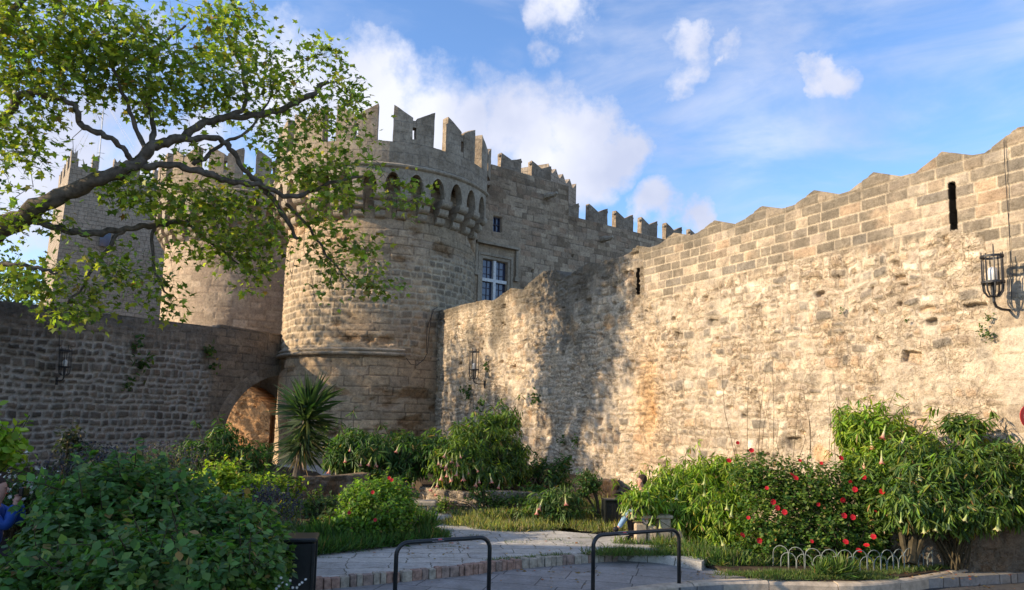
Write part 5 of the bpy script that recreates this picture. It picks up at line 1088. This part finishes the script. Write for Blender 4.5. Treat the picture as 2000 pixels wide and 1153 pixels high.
simple_tree('broadleaf_tree', 'tree outside the picture beyond the left wall that dapples the curtain wall', -23.5, 26.2, 14.5, 3.8, 420, .22, G_MD, 83, .35)
simple_tree('broadleaf_tree', 'second tree outside the picture beyond the left wall, nearer the lane', -24.5, 22.6, 13.2, 3.2, 460, .24, G_MD, 85, .3)
# ------------------------------------------------------------------ lanterns, racks, bins, people
def lantern(u, z, wall, label, side=1, h=1.0, rr=.19):
    p = wall.at(u, z, 0); ang = math.atan2(wall.n[1], wall.n[0]); e = empty('wall_lantern', p, label, 'lantern', 'iron cage lanterns on the walls', ang)
    out = Vector((wall.n[0], wall.n[1], 0)); c = p + out * .52
    mb = MB(); mb.box(p + out * .03 + Vector((0, 0, .02)), (.05, .07, .30), ang)
    mb.tube([p + out * .03 + Vector((0, 0, .03)), p + out * .30 + Vector((0, 0, .02)), p + out * .46 + Vector((0, 0, .05)), c + Vector((0, 0, .13)), c + Vector((0, 0, .22))], .022, 8)
    mb.build('bracket', M_IRON, e)
    cg = MB(); z0 = .22; z1 = z0 + .28 * h; z2 = z0 + .86 * h; r = rr
    for k in range(8):
        a = 2 * math.pi * (k + .5) / 8; d = Vector((math.cos(a), math.sin(a), 0)); tall = .13 if k % 2 else .08
        cg.tube([c + Vector((0, 0, z0)), c + d * r * .55 + Vector((0, 0, z0 - .01)), c + d * r * .92 + Vector((0, 0, z0 + .08)), c + d * r + Vector((0, 0, z1)), c + d * r + Vector((0, 0, z2 + tall * h))], [.012, .012, .013, .013, .009], 6)
    cg.build('cage', M_IRON, e)
    for zz in (z1, z2): rg = MB(); rg.lathe([(r - .012, 0), (r + .02, 0), (r + .02, .035), (r - .012, .035), (r - .012, 0)], (c.x, c.y, c.z + zz), 0, 2 * math.pi, 20); rg.build('ring', M_IRON, e)
    pl = MB(); pl.lathe([(0, 0), (.11, 0), (.12, .02), (0, .02)], (c.x, c.y, c.z + z1 - .02), 0, 2 * math.pi, 16); pl.build('lamp_plate', M_IRON, e)
    sp = MB(); sp.tube([c + Vector((0, 0, z0)), c + Vector((0, 0, z1))], .03, 8); sp.tube([c + Vector((.05, .03, z2)), c + Vector((.05, .03, z2 + .24))], [.014, .008], 6); sp.build('spike', M_IRON, e)
    gl = MB(); gl.lathe([(0, 0), (.055, 0), (.07, .03), (.07, .2), (.055, .25), (0, .27)], (c.x, c.y, c.z + z1 + .01), 0, 2 * math.pi, 14); gl.build('glass_shade', M_SHADE, e, smooth=True)
    return e
M_SHADE = mat_plain('frosted_glass', (.62, .60, .55), .25, .5)
for (px, py, w, lab, h) in ((1976, 610, RWl, 'largest iron cage lantern, on the sunlit wall near the right edge', .74), (948, 752, RWl, 'small iron cage lantern on the dappled wall next to the round tower', 1.2), (110, 745, LWl, 'iron cage lantern on the shaded left wall, behind the leaves', 1.0)):
    u, z = w.pix(px, py); lantern(u, z, w, lab, h=h, rr=.15 if h < .9 else .19)
# cables
u0, z0 = RWl.pix(1965, 262); u1, z1 = RWl.pix(1978, 520); mb = MB(); mb.tube([RWl.at(u0 + (u1 - u0) * t, z0 + (z1 - z0) * t, .07 + .02 * math.sin(6 * t)) for t in np.linspace(.05, 1.25, 9)], .006, 5)
tag(mb.build('lantern_cable', M_IRON), 'thin dark cable running down the sunlit wall to the near lantern', 'cable')
mb = MB(); u0, z0 = LWl.pix(113, 600); u1, z1 = LWl.pix(112, 695); mb.tube([LWl.at(u0 + (u1 - u0) * t, z0 + (z1 - z0) * t, .13) for t in np.linspace(0, 1.3, 7)], .012, 5)
tag(mb.build('lantern_cable', M_IRON), 'thin cable hanging down the shaded left wall to its lantern', 'cable')
def tw(px, py, d=.2): a, z = cyl_pix(px, py, TR + .1); return Vector(posA(np.array(a), np.array(z), np.array(d)))
mb = MB(); mb.tube([tw(832, 690), tw(836, 650), tw(842, 606), tw(852, 601)], .016, 5); mb.tube([tw(792, 700), tw(800, 712), tw(812, 714), tw(826, 702), tw(832, 690)], .016, 5); mb.tube([tw(830, 690), tw(832, 640), tw(846, 604)], .014, 5)
tag(mb.build('tower_cable', M_IRON), 'black cable looping down the right side of the round tower', 'cable')
# bicycle racks
M_STICK = mat_plain('faded_sticker', (.62, .55, .55), .6, .3, 0, .35, 60); M_STICKR = mat_plain('sticker_red_print', (.45, .08, .09), .6, .3)
def rack(lab, xl, xr, ytop, ph, sticker, hz=.75):
    yT = (G(xl, ytop + 12, hz), G(xr, ytop, hz)); a, b = yT; e = empty('bicycle_rack', (a.x, a.y, 0), lab, 'bicycle rack', 'black hoop bicycle racks')
    t = (b - a).normalized(); r = .14; pts = [Vector((a.x, a.y, -.05)), Vector((a.x, a.y, hz - r))]
    for k in np.linspace(0, math.pi / 2, 7)[1:]: pts.append(Vector((a.x, a.y, hz - r)) + t * r * (1 - math.cos(k)) + Vector((0, 0, r * math.sin(k))))
    for k in np.linspace(math.pi / 2, 0, 7)[:-1]: pts.append(Vector((b.x, b.y, hz - r)) - t * r * (1 - math.cos(k)) + Vector((0, 0, r * math.sin(k))))
    pts += [Vector((b.x, b.y, hz - r)), Vector((b.x, b.y, -.05))]
    # bend sampled straight parts a little so paint catches light unevenly
    mb = MB(); mb.tube(pts, .026, 14); mb.build('hoop', M_BLACKPAINT, e, smooth=True)
    for q in (a, b):
        f = MB(); f.lathe([(.027, 0), (.06, 0), (.06, .008), (.027, .012)], (q.x, q.y, .001), 0, 2 * math.pi, 16); f.build('foot_plate', M_BLACKPAINT, e)
    ang = math.atan2(t.y, t.x); c = a + t * sticker * (b - a).length; c.z = hz
    s = MB(); s.prism([(-.075, 0), (.075, 0), (.075, 1), (-.075, 1)], lambda x, v, d: c + t * x + Vector((t.y, -t.x, 0)) * (d * math.cos(-.2 + v * 1.5)) + Vector((0, 0, d * math.sin(-.2 + v * 1.5))), .0265, .0275); so_ = s.build('sticker', M_STICK, e)
    s = MB(); s.prism([(-.0, .3), (.05, .3), (.05, .7), (-.0, .7)], lambda x, v, d: c + t * x + Vector((t.y, -t.x, 0)) * (d * math.cos(-.2 + v * 1.5)) + Vector((0, 0, d * math.sin(-.2 + v * 1.5))), .0277, .0285); s.build('sticker_print', M_STICKR, so_)
rack('black hoop bicycle rack left of centre with a pink-white sticker on top', 775, 957, 1049, 0, .42)
rack('black hoop bicycle rack right of centre in front of the seated person', 1159, 1326, 1034, 0, .32)
# litter bins
def litter_bin(lab, c, w, d, h, rz, ribs=False):
    e = empty('litter_bin', (c[0], c[1], 0), lab, 'litter bin', None, rz); M_ = Matrix.Rotation(rz, 3, 'Z'); o = Vector((c[0], c[1], 0))
    mb = MB(); mb.box(o + Vector((0, 0, h * .48)), (w * .92, d * .92, h * .92), rz); mb.build('bin_body', M_BLACKPAINT, e, bevel=.01)
    for sx in (-1, 1):
        for sy in (-1, 1): p = MB(); p.box(o + M_ @ Vector((sx * w * .47, sy * d * .47, h * .47)), (.035, .035, h * .94), rz); p.build('corner_post', M_BLACKPAINT, e, bevel=.004)
    l = MB(); l.box(o + Vector((0, 0, h * .975)), (w * 1.08, d * 1.08, .045), rz); l.build('lid', M_BLACKPAINT, e, bevel=.012)
    if ribs:
        for k in range(9): s = MB(); s.box(o + M_ @ Vector((-w * .42 + k * w * .105, -d * .47, h * .48)), (.018, .012, h * .85), rz); s.build('slat', M_IRON, e)
    return e
q = P(568, 1052, 8.1); litter_bin('tall black panelled litter bin half swallowed by the dark shrub, bottom left of the path', (q.x, 8.3), .44, .4, q.z, .18)
q = P(1196, 965, 14.6); litter_bin('small dark slatted litter bin standing against the wall behind the seated person', (q.x, 14.8), .3, .3, .68, .1, True)
# stone bench end and stone seat
M_BLK = mat_plain('stone_block', (.36, .30, .22), .92, .1, 0, .35, 9, .8)
q = G(823, 1020, .13); e = empty('stone_bench', (q.x, q.y, .13), 'pale stone bench end beside the round bush at the back of the path', 'bench')
m = MB(); m.box((q.x - .12, q.y + .25, .48), (.75, .42, .09), .05); m.build('seat_slab', M_BLK, e, bevel=.015)
for dx in (-.33, .1): m = MB(); m.box((q.x - .12 + dx, q.y + .25, .26), (.2, .36, .34), .05); m.build('bench_leg', M_BLK, e, bevel=.015)
M_BLK2 = mat_plain('pale_stone_block', (.46, .36, .25), .9, .1, 0, .3, 10, .6)
sp = G(1236, 1062, .13); e = empty('stone_bench', (sp.x + .18, sp.y + .1, .13), 'row of small pale stone blocks under the trumpet shrub, where the person sits', 'bench')
for i, (dx, w, h) in enumerate(((.08, .2, .34), (.30, .16, .30), (.50, .22, .42), (.75, .2, .25))): m = MB(); m.box((sp.x + dx + .05, sp.y + .14 + .02 * i, .13 + h / 2), (w, .3, h), .08 * (-1) ** i); m.build('stone_block', M_BLK2, e, bevel=.02)
m = MB(); m.box((sp.x + .32, sp.y + .18, .13 + .455), (.75, .36, .06), .05); m.build('seat_slab', M_BLK2, e, bevel=.015)
# hooped border fence
M_FEN = mat_plain('grey_green_wire', (.19, .21, .19), .6, .4, 0)
fl = smooth_line([(*g2(1510, 1106, .05), 0), (*g2(1620, 1116, .05), 0), (*g2(1740, 1116, .05), 0), (*g2(1850, 1104, .05), 0), (*g2(1955, 1091, .05), 0)], 20)
cum = [0]
for a, b in zip(fl[:-1], fl[1:]): cum.append(cum[-1] + (b - a).length)
def fp(s): i = int(np.clip(np.searchsorted(cum, s) - 1, 0, len(fl) - 2)); t = (s - cum[i]) / (cum[i + 1] - cum[i]); return fl[i].lerp(fl[i + 1], t)
fe = empty('hoop_fence', (fl[0].x, fl[0].y, .1), 'low grey wire fence of overlapping hoops edging the flower bed along the kerb', 'fence'); st = .115; nh = int(cum[-1] / st); rsf = random.Random(2)
for k in range(nh - 1):
    big = k % 2 == 0; w = st * 1.9; h = .33 if big else .235; s0 = k * st; pts = []
    tl = rsf.uniform(-.02, .02)
    for t in np.linspace(0, 1, 13):
        if t < .25: x = 0; z = (h - w / 2) * t / .25
        elif t > .75: x = 1; z = (h - w / 2) * (1 - t) / .25
        else: an = math.pi * (t - .25) / .5; x = .5 - .5 * math.cos(an); z = h - w / 2 + w / 2 * math.sin(an)
        p = fp(min(s0 + x * w, cum[-1])); n_ = Vector((-.2, -1, 0)) * (.008 if big else -.008); pts.append(p + n_ + Vector((tl * z, tl * z * .6, .04 + z)))
    m = MB(); m.tube(pts, .0065, 6); m.build('hoop', M_FEN, fe, smooth=True)
# road sign at the right edge
sc_ = P(2013, 814, 11.2); e = empty('road_sign', (sc_.x, sc_.y, 0), 'round red road sign cut off by the right edge of the picture', 'sign')
M_SRED = mat_plain('sign_red', (.55, .02, .03), .35, .5, 0, .1); M_SWHT = mat_plain('sign_white', (.75, .75, .75), .4, .5, 0, .05)
def disc(r, y0, y1, mat, nm, par, n=40): m = MB(); m.prism([(r * math.cos(2 * math.pi * k / n), r * math.sin(2 * math.pi * k / n)) for k in range(n)], lambda a, b, d: Vector((sc_.x + a * .98, sc_.y + a * .2 + d, sc_.z + b)), y0, y1); return m.build(nm, mat, par)
disc(.19, 0, .01, M_SRED, 'sign_face', e); m = MB(); m.prism([(-.12, -.03), (.12, -.03), (.12, .03), (-.12, .03)], lambda a, b, d: Vector((sc_.x + a * .98, sc_.y + a * .2 + d, sc_.z + b)), -.002, -.0005); m.build('white_bar', M_SWHT, e)
m = MB(); m.tube([(sc_.x, sc_.y + .04, 0), (sc_.x, sc_.y + .04, sc_.z + .2)], .025, 10); m.build('sign_post', mat_plain('galvanised', (.4, .4, .42), .4, .5, .8), e)
# unseen house, added to throw the evening shade over the garden
bE = empty('added_shade_house', (-14, 3, 0), 'low stone house added outside the picture to the left to shade the foreground', 'building'); m = MB(); m.box((-15, 2.1, 3.0), (5, 13.6, 6.4)); m.build('wall', M_ASH3, bE, uv=True)
m = MB(); m.box((-15, 2.1, 6.28), (5.4, 14.0, .16)); m.build('roof', M_ASH3, bE, uv=True)

# ---- people
def person_mat(n, c, r=.8): return mat_plain(n, c, r, .2, 0, .15, 18)
M_SKIN = person_mat('skin', (.50, .27, .19), .55); M_JEANS = person_mat('pale_denim', (.22, .34, .48)); M_DARKC = person_mat('dark_cloth', (.035, .028, .028)); M_BLUE = person_mat('blue_jacket', (.02, .07, .28), .5); M_HAIR = person_mat('hair', (.04, .025, .018)); M_RUST = person_mat('rust_cloth', (.42, .09, .05)); M_BOOT = person_mat('boots', (.02, .018, .018), .4)
def skin(name, joints, edges, mat, parent, sub=2):
    ks = list(joints); me = bpy.data.meshes.new(name); me.from_pydata([joints[k][0] for k in ks], [(ks.index(a), ks.index(b)) for a, b in edges], []); o = link(name, me, mat, parent)
    o.modifiers.new('skin', 'SKIN'); sv = me.skin_vertices[0].data
    for i, k in enumerate(ks): r = joints[k][1]; sv[i].radius = (r, r) if not hasattr(r, '__len__') else r; sv[i].use_root = (i == 0)
    s = o.modifiers.new('sub', 'SUBSURF'); s.levels = sub; s.render_levels = sub; o.modifiers['skin'].use_smooth_shade = True
    dg = bpy.context.evaluated_depsgraph_get(); dg.update(); m2 = bpy.data.meshes.new_from_object(o.evaluated_get(dg)); o.modifiers.clear(); o.data = m2
    if not m2.materials: m2.materials.append(mat)
    return o
def seated(name, label, base, yaw, seat, dressing, arms, leg):
    """built in local space: x forward, y left, z up from the ground; base at the feet side"""
    e = empty(name, base, label, 'person'); Mz = Matrix.Rotation(yaw, 3, 'Z')
    T = lambda x, y, z: tuple(Vector(base) + Mz @ Vector((x, y, z)))
    s = seat; hip = (0, 0, s + .10)
    J = {'pel': (T(0, 0, s + .11), (.125, .15)), 'wst': (T(.0, 0, s + .27), (.10, .14)), 'chs': (T(.03, 0, s + .44), (.11, .16)), 'nkb': (T(.05, 0, s + .58), (.06, .07)), 'nk': (T(.06, 0, s + .64), .048), 'hd1': (T(.085, 0, s + .72), (.075, .07)), 'hd2': (T(.085, 0, s + .82), (.082, .075)), 'hd3': (T(.075, 0, s + .88), .055)}
    Ed = [('pel', 'wst'), ('wst', 'chs'), ('chs', 'nkb'), ('nkb', 'nk'), ('nk', 'hd1'), ('hd1', 'hd2'), ('hd2', 'hd3')]
    for sd_, sg in (('l', 1), ('r', -1)):
        sh = (.03, sg * .17, s + .54); el, wr = arms[sd_]
        J['sh' + sd_] = (T(*sh), .055); J['el' + sd_] = (T(*el), .042); J['wr' + sd_] = (T(*wr), .027)
        d = (Vector(wr) - Vector(el)).normalized(); pm_ = Vector(wr) + d * .06; J['pa' + sd_] = (T(*pm_), (.018, .034))
        Ed += [('chs', 'sh' + sd_), ('sh' + sd_, 'el' + sd_), ('el' + sd_, 'wr' + sd_), ('wr' + sd_, 'pa' + sd_)]
        up = Vector((0, 0, 1)); si = d.cross(up).normalized(); cu = si.cross(d)
        for f in range(4):
            b0 = pm_ + si * (.024 * (f - 1.5) / 1.5) + d * .02; l = (.034, .038, .036, .028)[f]; b1 = b0 + d * l - cu * .012; b2 = b1 + d * l * .5 - cu * l * .7
            J['f%d%s' % (f, sd_)] = (T(*b0), .010); J['g%d%s' % (f, sd_)] = (T(*b1), .009); J['h%d%s' % (f, sd_)] = (T(*b2), .007); Ed += [('pa' + sd_, 'f%d%s' % (f, sd_)), ('f%d%s' % (f, sd_), 'g%d%s' % (f, sd_)), ('g%d%s' % (f, sd_), 'h%d%s' % (f, sd_))]
        t0 = Vector(wr) + d * .03 + si * .025 * sg; t1 = t0 + si * .02 * sg + d * .03; J['t' + sd_] = (T(*t0), .011); J['u' + sd_] = (T(*t1), .008); Ed += [('pa' + sd_, 't' + sd_), ('t' + sd_, 'u' + sd_)]
        kn, an, to = leg[sd_]
        J['hp' + sd_] = (T(.0, sg * .09, s + .08), .085); J['kn' + sd_] = (T(*kn), .058); J['cf' + sd_] = (T(*(Vector(kn).lerp(Vector(an), .35))), .052); J['an' + sd_] = (T(*an), .036); J['to' + sd_] = (T(*to), (.03, .04))
        Ed += [('pel', 'hp' + sd_), ('hp' + sd_, 'kn' + sd_), ('kn' + sd_, 'cf' + sd_), ('cf' + sd_, 'an' + sd_), ('an' + sd_, 'to' + sd_)]
    skin('body', J, Ed, M_SKIN, e)
    def garment(nm, keys, mat, gr):
        es = [(a, b) for a, b in Ed if a in keys and b in keys]; JJ = {k: (J[k][0], tuple(q + gr for q in J[k][1]) if hasattr(J[k][1], '__len__') else J[k][1] + gr) for k in keys}; skin(nm, JJ, es, mat, e)
    for nm, keys, mat, gr in dressing: garment(nm, keys, mat, gr)
    hm = MB(); hc = Vector(T(.06, 0, s + .845)); 
    bm = bmesh.new(); bmesh.ops.create_uvsphere(bm, u_segments=14, v_segments=10, radius=.1); vs = [v.co.copy() for v in bm.verts]; fs = [[v.index for v in f.verts] for f in bm.faces]; bm.free()
    hm.add([hc + Mz @ Vector((v.x * .95 - .02, v.y * .86, v.z * (.9 if v.z > 0 else 1.3) + (.035 if v.x > .02 and v.z < .03 else 0))) for v in vs], fs); hm.build('hair', M_HAIR, e, smooth=True)
    fc = MB(); 
    for y_ in (-.03, .03): fc.box(T(.158, y_, s + .80), (.012, .018, .009), yaw)
    fc.build('eyes', M_DARKC, e); no = MB(); no.tube([T(.155, 0, s + .80), T(.178, 0, s + .765)], [.009, .014], 6); no.build('nose', M_SKIN, e, smooth=True); mo = MB(); mo.box(T(.158, 0, s + .735), (.012, .045, .009), yaw); mo.build('mouth', M_RUST, e)
    for y_ in (-1, 1): ea = MB(); ea.tube([T(.08, y_ * .082, s + .80), T(.075, y_ * .094, s + .77)], [.02, .012], 6); ea.build('ear', M_SKIN, e, smooth=True)
    return e, T
TOP = ['pel', 'wst', 'chs', 'nkb', 'shl', 'shr', 'ell', 'elr', 'wrl', 'wrr']
base = (sp.x + .22, sp.y + .12, .13)
eP, T = seated('person', 'seated person in pale jeans with one leg crossed, half hidden by the bright shrub', base, math.pi * 1.02, .46,
    [('top', TOP, M_DARKC, .014), ('jeans', ['pel', 'hpl', 'knl', 'cfl', 'anl'], M_JEANS, .012), ('dark_trousers', ['pel', 'hpr', 'knr', 'cfr', 'anr'], M_DARKC, .013), ('boot', ['anr', 'tor'], M_BOOT, .02), ('boot', ['anl', 'tol'], M_BOOT, .02)],
    {'l': ((.12, .24, .72), (.30, .12, .60)), 'r': ((.12, -.24, .72), (.32, -.08, .62))},
    {'r': ((.30, -.06, .50), (.26, -.06, .10), (.40, -.06, .05)), 'l': ((.32, -.02, .62), (.55, .04, .30), (.66, .04, .24))})
eP.scale = (.84, .84, .84)
b2 = P(-12, 1000, 8.4); base2 = (b2.x - .05, 8.4, .0)
M_PHONE = mat_plain('black_phone', (.01, .01, .012), .2, .6)
hz = P(12, 975, 8.2); sz = hz.z - .70
eQ, T2_ = seated('person', 'person in a blue jacket at the left edge raising both hands to a black camera', base2, R(12), sz,
    [('blue_jacket', TOP, M_BLUE, .03), ('dark_trousers', ['pel', 'hpl', 'knl', 'cfl', 'anl', 'hpr', 'knr', 'cfr', 'anr'], M_DARKC, .014), ('boot', ['anr', 'tor'], M_BOOT, .02), ('boot', ['anl', 'tol'], M_BOOT, .02)],
    {'l': ((.26, .16, sz + .40), (.27, .05, sz + .62)), 'r': ((.26, -.18, sz + .38), (.28, -.07, sz + .62))},
    {'r': ((.42, -.12, sz + .06), (.44, -.12, .1), (.58, -.12, .05)), 'l': ((.42, .12, sz + .06), (.44, .12, .1), (.58, .12, .05))})
cm = MB(); cm.box(T2_(.33, -.0, sz + .76), (.05, .17, .10), R(12)); tag(cm.build('camera_body', M_PHONE, bevel=.01), 'black camera held up by the person in the blue jacket', 'camera')
sb = MB(); sb.box(T2_(-.05, 0, sz / 2 + .0), (.5, .7, sz - .02), R(12)); tag(sb.build('stone_block', M_BLK, bevel=.03), 'stone block under the person in the blue jacket', 'seat')
